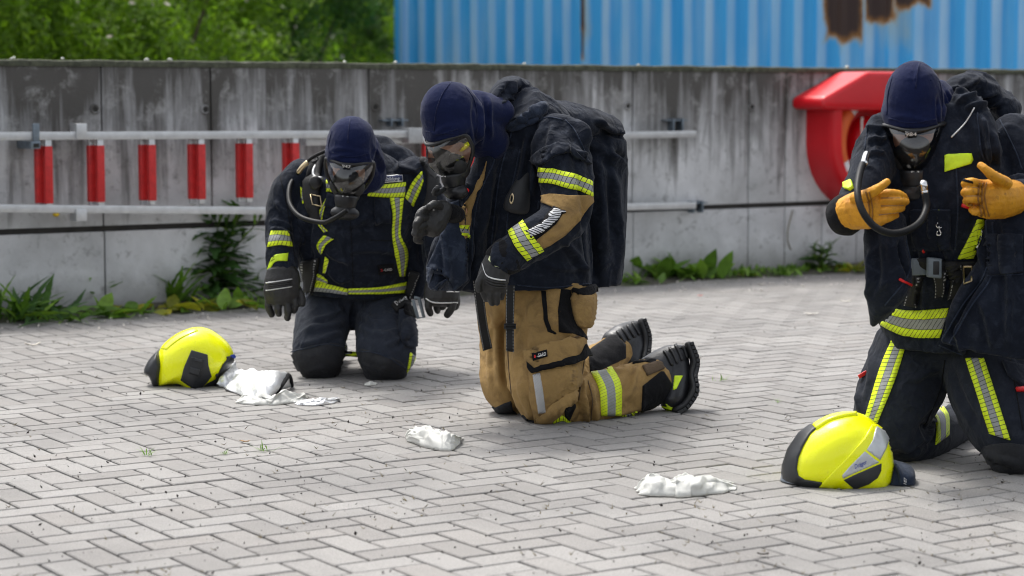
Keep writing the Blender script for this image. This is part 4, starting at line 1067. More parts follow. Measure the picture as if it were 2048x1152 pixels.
# ================================================================== the left kneeling person (facing the camera, both arms hanging)
def person_l():
    P = thing('person', gnd(710, 765), 'kneeling person in dark suit with yellow chest bands and navy hood, arms hanging, far left', 'person')
    hipL = [(705, 575, 8.74, 100, .15), (705, 612, 8.70, 104, .15)]
    legA = [(658, 600, 8.74, 60, .13), (645, 650, 8.60, 58, .12), (636, 700, 8.48, 52, .105), (637, 722, 8.44, 46, .095)]
    legB = [(757, 600, 8.74, 62, .13), (770, 655, 8.58, 63, .12), (775, 705, 8.44, 61, .11), (775, 727, 8.40, 52, .10)]
    shinA = [(637, 722, 8.46, 44, .08), (650, 705, 8.75, 40, .07), (662, 690, 9.0, 34, .06)]
    shinB = [(775, 728, 8.42, 50, .08), (760, 708, 8.72, 42, .07), (748, 692, 9.0, 34, .06)]
    torso = [(716, 578, 8.66, 101, .16), (716, 540, 8.64, 104, .16), (714, 480, 8.58, 112, .17), (710, 410, 8.56, 124, .17), (708, 350, 8.56, 112, .14), (705, 318, 8.54, 66, .10)]
    armA = [(612, 345, 8.56, 36, .085), (580, 385, 8.55, 40, .085), (568, 440, 8.52, 36, .075), (566, 500, 8.46, 34, .07), (568, 548, 8.42, 29, .06)]
    armB = [(815, 345, 8.58, 42, .085), (853, 395, 8.58, 38, .08), (872, 470, 8.54, 35, .075), (880, 540, 8.48, 33, .07), (880, 585, 8.44, 28, .06)]
    # trousers
    tr, tt = garment('trousers', [loft(q) for q in (hipL, legA, legB, shinA, shinB)], 'slate_trousers', P, base=0.0045, lumps=0.006, seed=1.0,
        spots=[(700, 605, 40, .006), (640, 690, 40, .004), (790, 690, 50, .005)],
        folds=[(625, 640, 690, 620, 7, .006), (610, 665, 690, 640, 8, .006), (600, 690, 680, 668, 8, .006), (715, 625, 760, 655, 8, .006), (720, 650, 790, 680, 9, .006), (800, 610, 830, 690, 8, .006), (770, 690, 825, 665, 7, .005), (705, 600, 706, 660, 6, -.01), (820, 640, 800, 700, 6, .006)])
    for poly in ([(584, 706), (600, 698), (650, 686), (690, 694), (692, 720), (682, 748), (655, 764), (612, 762), (590, 742)], [(718, 702), (735, 700), (770, 712), (800, 722), (812, 740), (806, 764), (775, 772), (735, 762), (712, 745)]):
        decal('knee_pad', tt, poly, 'knee_pad', tr, off=0.006, curve=2, dome=0.004, Yg=8.4)
    strip('reflective_stripe', tt, [(820, 704), (815, 735), (808, 762)], [(834, 716), (829, 735), (818, 760)], 'band3', tr, Yg=8.45)
    strip('reflective_stripe', tt, [(698, 690), (690, 720), (680, 750)], [(706, 712), (704, 730), (690, 752)], 'band3', tr, Yg=8.5)
    decal('pocket', tt, [(800, 622), (830, 630), (834, 690), (812, 694), (796, 660)], 'slate_trousers', tr, off=0.012, dome=0.006, curve=2)
    decal('pocket_flap', tt, [(806, 612), (832, 622), (833, 640), (808, 634)], 'black_fabric', tr, off=0.02)
    # jacket with the covered breathing apparatus on the back
    pack = [(735, 300, 8.86, 62, .10), (738, 330, 8.85, 104, .13), (735, 420, 8.85, 108, .14), (730, 500, 8.85, 100, .13)]
    coat = [(600, 350, 8.64, 30, .07), (606, 420, 8.62, 36, .08), (622, 500, 8.62, 34, .07), (640, 560, 8.66, 26, .06)]
    coatB = [(830, 350, 8.68, 34, .07), (836, 430, 8.64, 34, .08), (835, 520, 8.64, 30, .07), (832, 585, 8.66, 20, .05)]
    ja, jt = garment('jacket', [loft(torso, cap=False)] + [loft(q) for q in (torso[-2:], armA, armB, pack, coat, coatB)], 'navy', P, base=0.0055, lumps=0.008, seed=2.0,
        spots=[(565, 440, 40, .007), (566, 520, 40, .006), (640, 480, 50, .006), (800, 480, 60, .005)],
        folds=[(550, 400, 585, 440, 7, .007), (540, 440, 590, 455, 6, .007), (540, 455, 590, 470, 6, .006), (650, 500, 700, 530, 8, .007), (690, 450, 760, 440, 9, .005), (600, 400, 605, 520, 8, .01), (618, 420, 622, 540, 8, -.01), (790, 330, 840, 350, 8, .006), (760, 320, 770, 350, 6, .005), (800, 318, 800, 350, 6, .005), (690, 500, 800, 505, 9, .006), (838, 400, 842, 540, 9, -.01), (655, 545, 690, 565, 8, .008)])
    bands = [([(652, 361), (672, 360), (690, 372)], [(652, 383), (672, 386), (697, 397)], 'band3'), ([(737, 367), (770, 369), (812, 364)], [(735, 392), (770, 395), (808, 394)], 'band3'),
             ([(843, 342), (824, 365), (810, 395)], [(847, 362), (838, 388), (826, 413)], 'band3'), ([(779, 396), (785, 430), (784, 470), (790, 510), (799, 552)], [(807, 396), (804, 420), (801, 470), (815, 505), (809, 552)], 'band3'),
             ([(600, 372), (604, 395)], [(618, 390), (606, 408)], 'band3'), ([(656, 388), (640, 420), (635, 445), (648, 465)], [(660, 390), (648, 420), (644, 448), (656, 462)], 'band3'),
             ([(648, 470), (634, 490), (640, 505)], [(668, 478), (652, 490), (643, 508)], 'band3'), ([(650, 512), (648, 530), (646, 545)], [(658, 520), (655, 532), (651, 546)], 'band1'),
             ([(618, 565), (650, 567), (696, 578)], [(614, 582), (650, 584), (695, 590)], 'band2'), ([(696, 577), (760, 574), (817, 563)], [(697, 588), (760, 588), (813, 585)], 'band3'), ([(632, 546), (645, 552), (656, 562)], [(628, 564), (645, 566), (654, 568)], 'band3'),
             ([(543, 461), (560, 461), (578, 462)], [(535, 494), (560, 490), (584, 493)], 'band3')]
    for a, b_, mt in bands: strip('reflective_stripe', jt, a, b_, mt, ja, off=0.0045, Yg=8.4, maxe=0.05)
    sl = strip('reflective_stripe', jt, [(536, 538), (548, 512), (576, 506)], [(538, 546), (550, 524), (574, 522)], 'hivis_plain', ja, off=0.0045, Yg=8.4)
    if sl: text_on('lettering', jt, 'IZ', (540, 526), (11, -7), (0, -8), 'black_fabric', sl, off=0.007, Yg=8.4)
    lb = decal('name_patch', jt, [(750, 353), (805, 350), (805, 363), (751, 367)], 'white_print', ja, off=0.004, step=3)
    l2 = decal('patch_field', jt, [(751.3, 354.5), (803.5, 351.6), (803.5, 361.6), (752.3, 365.5)], 'navy_patch', lb, off=0.0055, step=3)
    text_on('lettering', jt, 'Ausbildung', (758, 363.3), (39, -1.8), (0, -7.5), 'white_print', lb, off=0.0075)
    label_gard(jt, [(755, 530), (787, 527), (788, 545), (757, 549)], (760, 541), (23, -2), (0, -5), ja)
    decal('chest_pocket', jt, [(748, 398), (778, 398), (780, 445), (750, 447)], 'navy', ja, off=0.012, dome=0.006, step=4)
    decal('chest_flap', jt, [(655, 385), (690, 398), (690, 420), (648, 412)], 'navy', ja, off=0.012, dome=0.004)
    for q in ([(700, 430), (704, 500), (706, 575)], [(560, 350), (575, 420), (590, 520)], [(757, 305), (765, 330), (770, 350)], [(798, 308), (803, 330), (806, 348)], [(770, 350), (815, 346), (842, 335)], [(740, 480), (800, 482)], [(655, 430), (690, 433)]): seam_or_shade(jt, q, ja, Yg=8.5)
    for q in ([(585, 704), (640, 690), (690, 694)], [(716, 702), (760, 708), (812, 736)]): seam_or_shade(tt, q, tr, 0.0022, 'navy_worn', 0.007, 8.4)
    # straps and hardware of the breathing apparatus
    for e in (([(622, 318), (612, 350), (612, 400), (620, 440)], [(652, 312), (642, 350), (640, 395), (640, 440)]), ([(838, 320), (852, 350), (852, 400), (846, 440)], [(858, 318), (872, 350), (870, 400), (858, 440)])):
        st = strip('shoulder_strap', jt, e[0], e[1], 'webbing', P, off=0.018, Yg=8.5, maxe=0.09)
    c0 = surf(jt, 632, 365, 8.45)[0]
    mk('strap_dial', *join(ellip(c0 + Vector((0, -0.03, 0)), (Vector((0.027, 0, 0)), Vector((0, 0.014, 0)), Vector((0, 0, 0.029))), 20, 10)), 'rubber', P)
    mk('strap_buckle', *tube([surf(jt, x, y, 8.45)[0] + Vector((0, -0.026, 0)) for x, y in ((622, 388), (642, 392), (644, 412), (626, 408), (622, 388))], 0.0028, 6, 0), 'brass', P)
    mk('strap_bracket', *tube([surf(jt, x, y, 8.45)[0] + Vector((0, -0.03, 0)) for x, y in ((634, 328), (628, 340), (630, 352), (646, 356))], 0.006, 6, 3), 'alu_dull', P)
    hose('pressure_hose', [(655, 300, 8.36), (625, 315, 8.38), (606, 332, 8.4), (594, 348, 8.42)], 0.007, P)
    hose('hose_fitting', [(616, 324, 8.375), (606, 333, 8.375), (597, 345, 8.39)], 0.0105, P, 'brass')
    hose('breathing_hose', [(592, 350, 8.52), (579, 375, 8.44), (580, 408, 8.36), (602, 434, 8.28), (645, 445, 8.2), (672, 435, 8.1), (694, 421, 8.06)], 0.0098, P)
    # waist belt end and buckle on the right hip
    strip('belt_end', jt, [(824, 540), (805, 590), (782, 612)], [(838, 545), (822, 600), (795, 625)], 'strap_stitched', P, off=0.02, Yg=8.5)
    h = surf(jt, 815, 575, 8.5)[0]
    mk('belt_buckle', *tube([px(828, 595, 8.42), px(838, 596, 8.42), px(848, 635, 8.42), px(836, 636, 8.42), px(826, 600, 8.42)], 0.007, 6, 0), 'buckle_grey', P)
    V = surf(tt, 792, 612, 8.5)
    strip('belt_tag', tt, [(782, 612), (806, 594)], [(793, 626), (818, 606)], 'webbing', P, off=0.016, Yg=8.45)
    text_on('lettering', tt, 'Dräger', (791, 617), (18, -14), (-5, -6), 'white_print', P, off=0.021, Yg=8.45)
    strip('tool_pouch', jt, [(604, 522), (610, 560), (612, 590)], [(640, 515), (634, 555), (628, 585)], 'strap_stitched', P, off=0.02, Yg=8.45)
    # gloves
    def gl(cx, Y, flip, nm):
        s_ = -1 if flip else 1
        def q(dx, y, Y_, w): return (cx+s_*dx, y, Y_, w)
        pal = loft([(cx, 542, Y+.01, 33, .05), (cx-1*s_, 562, Y, 36, .05), (cx-3*s_, 585, Y-.01, 37, .045), (cx-4*s_, 600, Y-.01, 33, .038)], 16)
        fs = [fg(q(-26, 590, Y, 10), q(-29, 612, Y-.01, 10), q(-22, 630, Y+.01, 8.5)), fg(q(-8, 595, Y-.01, 10), q(-10, 618, Y-.03, 10), q(-8, 628, Y-.01, 8.5)), fg(q(8, 595, Y-.01, 10), q(10, 622, Y-.03, 10), q(9, 636, Y-.0, 9)), fg(q(22, 590, Y-.01, 9), q(25, 610, Y-.02, 9), q(22, 622, Y, 8)), fg(q(24, 570, Y+.02, 11), q(37, 592, Y+.0, 10), q(38, 610, Y-.01, 9))]
        g, t_ = glove('glove', pal, fs, 'glove_black', P)
        for yy in (560, 575): strip('piping', t_, [(cx-34*s_, yy+5), (cx, yy), (cx+18*s_, yy-3)], [(cx-34*s_, yy+7), (cx, yy+2), (cx+18*s_, yy-1)], 'white_print', g, off=0.0025, m=2, Yg=Y-.05)
        for yy in (563, 567, 571): strip('rib', t_, [(cx-32*s_, yy+5), (cx+16*s_, yy-2)], [(cx-32*s_, yy+7.5), (cx+16*s_, yy+.5)], 'glove_black', g, off=0.005, m=3, Yg=Y-.05)
        return g
    gl(566, 8.40, False, 'a')
    # the other hand hangs behind the middle person's jacket
    pal = loft([(884, 570, 8.41, 34, .05), (884, 586, 8.4, 37, .05), (884, 600, 8.39, 36, .045)], 16)
    g, t_ = glove('glove', pal, [fg((858, 598, 8.39, 11), (857, 615, 8.38, 10), (861, 627, 8.4, 9)), fg((872, 600, 8.4, 10), (873, 615, 8.42, 9), (875, 622, 8.45, 8)), fg((905, 598, 8.39, 12), (904, 615, 8.38, 11), (894, 630, 8.4, 10)), fg((890, 600, 8.4, 9), (888, 610, 8.43, 9), (886, 614, 8.45, 8)), fg((912, 590, 8.42, 10), (914, 605, 8.41, 9), (911, 616, 8.42, 8))], 'glove_black', P)
    for e in (([(852, 596), (870, 604), (915, 604)], [(852, 598), (870, 606), (915, 606)]), ([(893, 582), (917, 582)], [(893, 584.5), (917, 584.5)])): strip('piping', t_, *e, 'white_print', g, off=0.003, m=2, Yg=8.35)
    # head
    F = (-0.06, -0.88, -0.47); hc = px(703, 291, 8.22)
    X, Y_, Z = frame(F, -0.10)
    hd = [ellip(hc, (X*.099, Y_*.118, Z*.118)), ellip(hc + Y_*0.03 - Z*0.012, (X*.101, Y_*.104, Z*.07)), ellip(hc - Z*0.035, (X*.094, Y_*.09, Z*.095)), loft([(710, 296, 8.32, 50, .085), (716, 325, 8.4, 54, .09), (714, 350, 8.46, 60, .1)])]
    v, f = union(hd, 0.006, 6); v = wrinkle(v, f, base=0.0028, scale=8, aniso=(0.45, 0.45, 2.0), lumps=0.006, folds=[(660, 300, 740, 302, 6, .003), (665, 312, 735, 312, 5, .003), (752, 290, 768, 345, 5, .006), (745, 300, 758, 350, 5, -.005)])
    ho = mk('hood', v, f, 'knit', P); th = bvh(v, f)
    for q in ([(700, 238), (697, 262), (696, 285)], [(664, 262), (657, 290), (660, 308)], [(664, 304), (700, 314), (740, 306)]): seam_or_shade(th, q, ho, 0.002, 'knit', 0.0006, 8.1)
    fc = hc + Y_*0.088 - Z*0.07
    rt, L, vo, X_, a_ = mask(P, fc, F, -0.10, 1.03, red_side=-1)
    mk('number_tag', *bevbox(L(0, 0.062, 0.062), X*0.017, Y_*0.004, Z*0.006, 0.001), 'rubber', rt)
    tb_ = bvh(*[(lambda vf: vf)(bevbox(L(0, 0.062, 0.062), X*0.02, Y_*0.004, Z*0.01, 0.001))][0])
    q2 = to_px([L(-0.016, 0.066, 0.058)])[0]; q = to_px([L(0.016, 0.066, 0.058)])[0]
    text_on('lettering', tb_, '947', q, q2-q, (0, -5.5), 'white_print', rt, off=0.001, Yg=8.25)
    body_of([loft(shrink(q, 0.66)) for q in (hipL, legA, legB, shinA, shinB, torso[1:-1], armA, armB)] + [loft([(708, 310, 8.34, 28, .055), (711, 350, 8.5, 30, .06), (711, 390, 8.56, 40, .08)]), loft([(568, 548, 8.42, 18, .04), (565, 600, 8.40, 16, .025)]), loft([(880, 585, 8.44, 14, .03), (884, 598, 8.4, 10, .02)])], ellip(hc, (X*.08, Y_*.095, Z*.1)), face_parts(fc, F, -0.10, 0.9), P)
person_l()

# ================================================================== the middle kneeling person (tan trousers, draped jacket)
def person_m():
    P = thing('person', gnd(1080, 855), 'kneeling person in tan trousers with draped dark jacket and navy hood, in the middle', 'person')
    hips = [(1072, 560, 7.52, 108, .18), (1075, 610, 7.5, 108, .18)]
    legN = [(1112, 590, 7.46, 74, .15), (1092, 680, 7.38, 84, .145), (1088, 760, 7.31, 74, .13), (1092, 808, 7.29, 62, .105)]
    shinN = [(1095, 806, 7.29, 48, .09), (1165, 803, 7.36, 50, .085), (1225, 788, 7.44, 50, .08), (1290, 769, 7.52, 50, .075), (1316, 760, 7.56, 44, .07)]
    legF = [(1030, 590, 7.62, 76, .14), (1016, 690, 7.56, 60, .125), (1014, 770, 7.49, 54, .115), (1020, 802, 7.47, 40, .09)]
    shinF = [(1030, 800, 7.5, 38, .08), (1110, 765, 7.75, 42, .075), (1190, 728, 7.98, 40, .07), (1238, 702, 8.12, 35, .065)]
    tr, tt = garment('trousers', [loft(q) for q in (hips, legN, shinN, legF, shinF)], 'tan', P, base=0.005, lumps=0.008, seed=5.0,
        spots=[(1165, 790, 45, .009), (1100, 640, 60, .004), (1040, 640, 50, .004), (1250, 790, 60, .004), (1120, 830, 40, .006)],
        folds=[(1000, 620, 1015, 780, 9, -.012), (1030, 610, 1035, 740, 10, .006), (1060, 605, 1060, 700, 10, .006), (1165, 760, 1175, 850, 8, .012), (1185, 765, 1190, 850, 8, .008), (1150, 780, 1100, 830, 9, .007), (1140, 810, 1070, 845, 8, .006), (1280, 730, 1250, 800, 8, .006), (1215, 830, 1300, 805, 7, .006), (1040, 760, 1060, 840, 9, .006), (975, 640, 985, 780, 8, .005), (1100, 650, 1150, 670, 8, .006), (1000, 600, 1050, 640, 8, .005)])
    D = lambda nm, poly, mat='black_fabric', **k: decal(nm, tt, poly, mat, tr, **k)
    D('side_panel', [(1122, 578), (1141, 580), (1148, 630), (1160, 655), (1178, 680), (1150, 668), (1118, 664), (1116, 620)], Yg=7.4)
    D('pocket_edge', [(1083, 582), (1092, 582), (1096, 640), (1103, 660), (1113, 667), (1110, 669), (1095, 663), (1088, 640)])
    pk = D('hip_pocket', [(1143, 588), (1182, 582), (1184, 620), (1178, 650), (1160, 657), (1148, 640), (1142, 612)], 'tan', off=0.02, dome=0.02, curve=2, Yg=7.55)
    D('hip_pocket_flap', [(1142, 580), (1184, 574), (1185, 584), (1160, 594), (1144, 590)], 'black_fabric', off=0.032, Yg=7.5)
    cp = D('cargo_pocket', [(1058, 740), (1062, 810), (1068, 842), (1100, 845), (1150, 800), (1160, 760), (1156, 720), (1058, 738)], 'tan', off=0.012, dome=0.010, step=4)
    cf = D('cargo_flap', [(1050, 705), (1072, 696), (1150, 674), (1158, 676), (1169, 710), (1140, 728), (1066, 746), (1059, 740)], 'tan', off=0.026, dome=0.004)
    D('flap_trim', [(1058, 727), (1070, 738), (1120, 724), (1150, 706), (1158, 688), (1169, 710), (1140, 730), (1066, 747), (1059, 738)], 'black_fabric', off=0.032)
    def wv(o): return np.array([q.co for q in o.data.vertices]) + np.array(ORG[o.name]), [list(q.vertices) for q in o.data.polygons]
    tp = bvh(*wv(cp)); tf = bvh(*wv(cf))
    strip('reflective_stripe', tp, [(1066, 750), (1072, 790), (1077, 826)], [(1080, 746), (1087, 788), (1091, 825)], 'silver_soft', tr, off=0.004)
    D('knee_pad', [(972, 824), (1010, 806), (1022, 802), (1030, 840), (985, 842)], 'knee_pad', off=0.006, Yg=7.45)
    D('knee_pad', [(1025, 828), (1045, 846), (1075, 848), (1100, 845), (1112, 862), (1075, 860), (1045, 850)], 'knee_pad', off=0.008, Yg=7.25)
    D('knee_gusset', [(1128, 806), (1148, 797), (1150, 815), (1138, 842), (1130, 838)], 'black_fabric', off=0.004)
    strip('reflective_stripe', tt, [(1180, 742), (1198, 780), (1202, 831)], [(1224, 735), (1241, 770), (1242, 830)], 'band3_plain', tr, off=0.005, Yg=7.4)
    strip('reflective_stripe', tt, [(1104, 838), (1124, 830), (1140, 843), (1162, 852)], [(1110, 862), (1130, 861), (1146, 860), (1164, 858)], 'band3', tr, off=0.006, Yg=7.3)
    strip('reflective_stripe', tt, [(1166, 850), (1200, 842), (1240, 838), (1276, 828)], [(1168, 860), (1202, 855), (1242, 850), (1278, 832)], 'band3', tr, off=0.006, Yg=7.4)
    D('shin_guard', [(1285, 772), (1320, 744), (1326, 744), (1344, 771), (1336, 795), (1310, 812), (1282, 826), (1284, 800)], 'black_fabric', off=0.006, Yg=7.5)
    D('fly_panel', [(1262, 722), (1300, 712), (1326, 709), (1328, 716), (1300, 722), (1265, 728)], 'black_fabric', off=0.004, Yg=7.5)
    D('hook_tape', [(1284, 732), (1322, 722), (1328, 738), (1294, 752)], 'velcro', off=0.006, Yg=7.5)
    D('shin_guard', [(1177, 702), (1228, 668), (1250, 690), (1250, 716), (1200, 740), (1180, 748)], 'black_fabric', off=0.006, Yg=8.0)
    label_gard(tf, [(1064, 708), (1094, 700), (1095, 713), (1066, 722)], (1069, 717.5), (23, -5.5), (-0.5, -7), tr)
    # boots
    b1, bt = boot('boot', P, [(1352, 706, 7.62, 24, .052), (1352, 752, 7.58, 30, .055), (1348, 790, 7.54, 27, .055), (1338, 806, 7.52, 20, .05)], [(1312, 752, 7.57, 46, .065), (1332, 735, 7.6, 42, .062), (1352, 718, 7.62, 34, .055)], [(1377, 690, 7.62), (1388, 722, 7.6), (1384, 752, 7.58), (1386, 782, 7.55), (1370, 808, 7.53), (1348, 822, 7.52)], lugs=14)
    decal('heel_badge', bt, [(1349, 752), (1365, 752), (1353, 778), (1346, 780)], 'hivis_plain', b1, off=0.004, step=3, Yg=7.5)
    for yy in (812, 817): strip('toe_line', bt, [(1324, yy), (1344, yy+6)], [(1324, yy+2), (1344, yy+8)], 'hivis_plain', b1, off=0.003, m=2, Yg=7.48)
    for k_ in range(4): strip('ankle_rib', bt, [(1326+k_*11, 704-k_*6), (1334+k_*11, 716-k_*5), (1342+k_*10, 732-k_*5)], [(1331+k_*11, 702-k_*6), (1339+k_*11, 714-k_*5), (1347+k_*10, 731-k_*5)], 'rubber', b1, off=0.007, m=3, Yg=7.55)
    b2, bt2 = boot('boot', P, [(1268, 656, 8.2, 22, .05), (1268, 695, 8.16, 27, .053), (1262, 728, 8.12, 24, .053)], [(1228, 694, 8.12, 34, .06), (1246, 682, 8.15, 35, .06), (1264, 672, 8.18, 32, .052)], [(1283, 644, 8.2), (1292, 672, 8.18), (1291, 700, 8.16), (1286, 730, 8.12)], lugs=9)
    for k_ in range(4): strip('ankle_rib', bt2, [(1232+k_*10, 664-k_*6), (1240+k_*10, 674-k_*5), (1247+k_*10, 686-k_*5)], [(1236+k_*10, 662-k_*6), (1244+k_*10, 672-k_*5), (1251+k_*10, 685-k_*5)], 'rubber', b2, off=0.007, m=3, Yg=8.1)
    # jacket, draped over the breathing apparatus
    torso = [(1066, 574, 7.5, 122, .22), (1064, 520, 7.5, 124, .22), (1062, 460, 7.48, 122, .22), (1060, 395, 7.44, 116, .21), (1068, 320, 7.4, 104, .19), (1066, 262, 7.38, 84, .16), (1046, 218, 7.34, 52, .12)]
    cape = [(1176, 250, 7.74, 52, .11), (1176, 285, 7.74, 80, .16), (1180, 354, 7.73, 76, .17), (1184, 470, 7.72, 67, .16), (1184, 570, 7.72, 60, .15)]
    capet = [(1090, 225, 7.5, 30, .11), (1130, 238, 7.6, 34, .13), (1180, 246, 7.72, 30, .13), (1225, 258, 7.76, 26, .1)]
    collar = [(992, 232, 7.25, 15, .05), (996, 195, 7.3, 18, .06), (1015, 178, 7.38, 22, .07), (1042, 184, 7.46, 24, .08), (1064, 212, 7.5, 22, .09)]
    armN = [(1118, 275, 7.26, 52, .10), (1130, 340, 7.16, 54, .095), (1136, 400, 7.1, 50, .085), (1122, 446, 7.05, 46, .075), (1072, 478, 7.0, 42, .068), (1024, 508, 6.97, 37, .06), (1000, 524, 6.96, 31, .055)]
    far = [(932, 380, 7.26, 30, .06), (914, 425, 7.22, 30, .055), (906, 500, 7.2, 46, .05), (896, 552, 7.2, 48, .045), (892, 582, 7.2, 34, .03)]
    frontB = [(978, 318, 7.3, 26, .07), (950, 390, 7.28, 34, .07), (940, 470, 7.3, 34, .06), (935, 540, 7.34, 40, .07), (928, 578, 7.34, 34, .06)]
    ja, jt = garment('jacket', [loft(q, cap=False) for q in (torso, cape, far, frontB)] + [loft(q) for q in (torso[-2:], cape[:3], capet, collar, armN)], 'navy', P, base=0.0055, lumps=0.01, seed=8.0,
        spots=[(1040, 190, 40, .008), (1130, 430, 40, .006), (900, 560, 40, .008), (1060, 250, 60, .005)],
        folds=[(1135, 245, 1250, 340, 14, .010), (1195, 300, 1212, 575, 20, .012), (1150, 320, 1205, 580, 16, -.010), (1225, 330, 1240, 575, 13, .010), (1180, 270, 1225, 560, 12, .006), (1215, 250, 1248, 560, 9, .005), (1160, 250, 1200, 560, 12, .006), (1145, 245, 1185, 300, 8, .01), (1060, 270, 1030, 380, 8, .008), (1090, 240, 1055, 400, 8, .01), (1110, 250, 1085, 380, 7, .008), (1010, 250, 1050, 235, 7, .012), (1050, 235, 1085, 215, 7, .012), (1030, 165, 1000, 215, 6, .01), (1055, 180, 1010, 200, 6, .008), (985, 330, 960, 480, 9, .008), (1000, 420, 990, 540, 9, .006), (880, 450, 905, 580, 8, .01), (865, 530, 900, 560, 7, .012), (1090, 530, 1180, 540, 8, .006), (1130, 480, 1180, 560, 9, .008), (1230, 300, 1258, 330, 8, -.012), (1190, 240, 1250, 270, 7, .012), (940, 390, 938, 560, 8, -.016), (1140, 300, 1175, 315, 7, .008), (1100, 340, 1120, 300, 7, .006)])
    D = lambda nm, poly, mat='tan', **k: decal(nm, jt, poly, mat, ja, **k)
    D('inner_jacket', [(974, 322), (968, 360), (954, 385), (942, 420), (938, 472), (930, 478), (920, 450), (918, 432), (930, 405), (945, 385), (962, 350)], 'tan', off=0.006, Yg=7.2)
    strip('reflective_stripe', jt, [(921, 450), (937, 451)], [(926, 470), (939, 477)], 'band3', ja, off=0.010, Yg=7.2)
    D('collar_lining', [(1010, 216), (1014, 222), (1004, 252), (992, 262), (998, 240)], 'tan', off=0.006, Yg=7.3)
    D('shoulder_flap', [(1012, 250), (1050, 228), (1078, 206), (1095, 214), (1088, 232), (1060, 250), (1024, 264)], 'navy_worn', off=0.012, curve=2, dome=0.006)
    D('far_panel', [(895, 408), (918, 400), (922, 450), (938, 485), (935, 560), (905, 585), (880, 598), (852, 566), (848, 545), (870, 500), (890, 450)], 'navy_worn', off=0.004, Yg=7.1)
    D('sleeve_flap', [(1060, 322), (1085, 300), (1118, 288), (1150, 300), (1180, 330), (1165, 322), (1140, 306), (1110, 312), (1085, 330)], 'navy', off=0.014, curve=2, Yg=7.2)
    strip('reflective_stripe', jt, [(1079, 335), (1105, 338), (1140, 347), (1160, 352), (1183, 364)], [(1076, 364), (1105, 368), (1140, 378), (1160, 382), (1184, 394)], 'band3', ja, off=0.007, Yg=7.15)
    D('elbow_panel', [(1080, 392), (1100, 388), (1150, 392), (1184, 390), (1186, 404), (1175, 416), (1160, 440), (1130, 470), (1100, 490), (1078, 500), (1070, 482), (1110, 450), (1128, 425), (1100, 412), (1076, 402)], 'tan', off=0.005, Yg=7.05)
    D('hatch_backing', [(1108, 415), (1131, 423), (1100, 460), (1063, 480), (1051, 465), (1083, 444)], 'black_fabric', off=0.009, Yg=7.0)
    strip('reflective_stripe', jt, [(1110, 420), (1085, 447), (1055, 464)], [(1128, 424), (1098, 456), (1062, 475)], 'silver_hatch', ja, off=0.0125, Yg=7.0)
    strip('reflective_stripe', jt, [(1044, 436), (1062, 468), (1086, 500)], [(1016, 458), (1028, 490), (1052, 520)], 'band3', ja, off=0.009, Yg=6.95)
    for q in ([(1012, 250), (985, 330), (955, 400), (945, 480), (945, 565)], [(1024, 264), (1000, 350), (985, 470), (982, 560)], [(1130, 240), (1150, 262), (1168, 300), (1178, 330)], [(1035, 570), (1100, 575), (1188, 566)], [(1060, 250), (1095, 235), (1125, 240)], [(1040, 300), (1020, 400), (1012, 480)], [(1078, 402), (1070, 440)]): seam_or_shade(jt, q, ja, 0.0026, 'navy_worn', 0.001, 7.3)
    for q in ([(1050, 705), (1110, 684), (1158, 672)], [(1020, 600), (1016, 700), (1024, 800)], [(1172, 690), (1164, 750), (1158, 800)], [(1180, 850), (1185, 800), (1176, 762)]): seam_or_shade(tt, q, tr, 0.002, 'velcro', 0.001, 7.3)
    # radio on the chest
    rv, rf = union([loft([(1066, 325, 7.1, 8, .012), (1056, 350, 7.08, 11, .016), (1045, 375, 7.06, 19, .022), (1036, 405, 7.05, 27, .026), (1032, 424, 7.05, 28, .026)], 14), loft([(1074, 322, 7.08, 5, .008), (1068, 332, 7.08, 6, .009)], 10)], 0.005, 4)
    hh = surf(jt, 1036, 400, 7.1)[0]; rv = rv + np.array([0, hh.y - rv[:, 1].mean() - 0.012, 0])
    rad = mk('radio', rv, rf, 'rubber_matt', P); rt_ = bvh(rv, rf)
    decal('emblem', rt_, [(1024, 386), (1028, 392), (1026, 406), (1021, 408), (1019, 400)], 'brass', rad, off=0.002, curve=3, step=2); decal('emblem_field', rt_, [(1024, 390), (1026, 394), (1025, 402), (1022, 404), (1021, 399)], 'black_fabric', rad, off=0.003, curve=3, step=2)
    # straps in front of the trousers
    ribbon('belt_strap', [(945, 560), (955, 640), (966, 702)], [(965, 560), (974, 640), (985, 696)], 7.26, 7.36, 'strap_stitched', P)
    ribbon('belt_strap', [(1012, 570), (1011, 650), (1012, 702)], [(1030, 570), (1028, 650), (1028, 704)], 7.2, 7.19, 'strap_stitched', P)
    ribbon('strap_slide', [(1008, 647), (1008, 658)], [(1032, 647), (1032, 658)], 7.19, 7.19, 'rubber', P, 0.008)
    # gloves
    pal = loft([(996, 520, 6.97, 27, .05), (990, 540, 6.96, 31, .05), (986, 560, 6.95, 32, .045), (986, 575, 6.95, 28, .04)], 16)
    g, t_ = glove('glove', pal, [fg((966, 565, 6.95, 9), (966, 585, 6.94, 9), (973, 600, 6.95, 8)), fg((980, 572, 6.94, 9.5), (980, 592, 6.93, 9.5), (984, 607, 6.95, 8.5)), fg((994, 572, 6.94, 9.5), (994, 590, 6.93, 9.5), (994, 606, 6.95, 8.5)), fg((1005, 565, 6.95, 9), (1006, 582, 6.95, 8.5), (1003, 596, 6.97, 7.5)), fg((966, 548, 6.93, 10), (957, 566, 6.92, 9.5), (958, 582, 6.92, 8.5))], 'glove_black', P)
    strip('piping', t_, [(965, 526), (972, 548), (988, 556), (1010, 559)], [(965, 529), (972, 551), (988, 559), (1010, 562)], 'white_print', g, off=0.003, m=2, Yg=6.92)
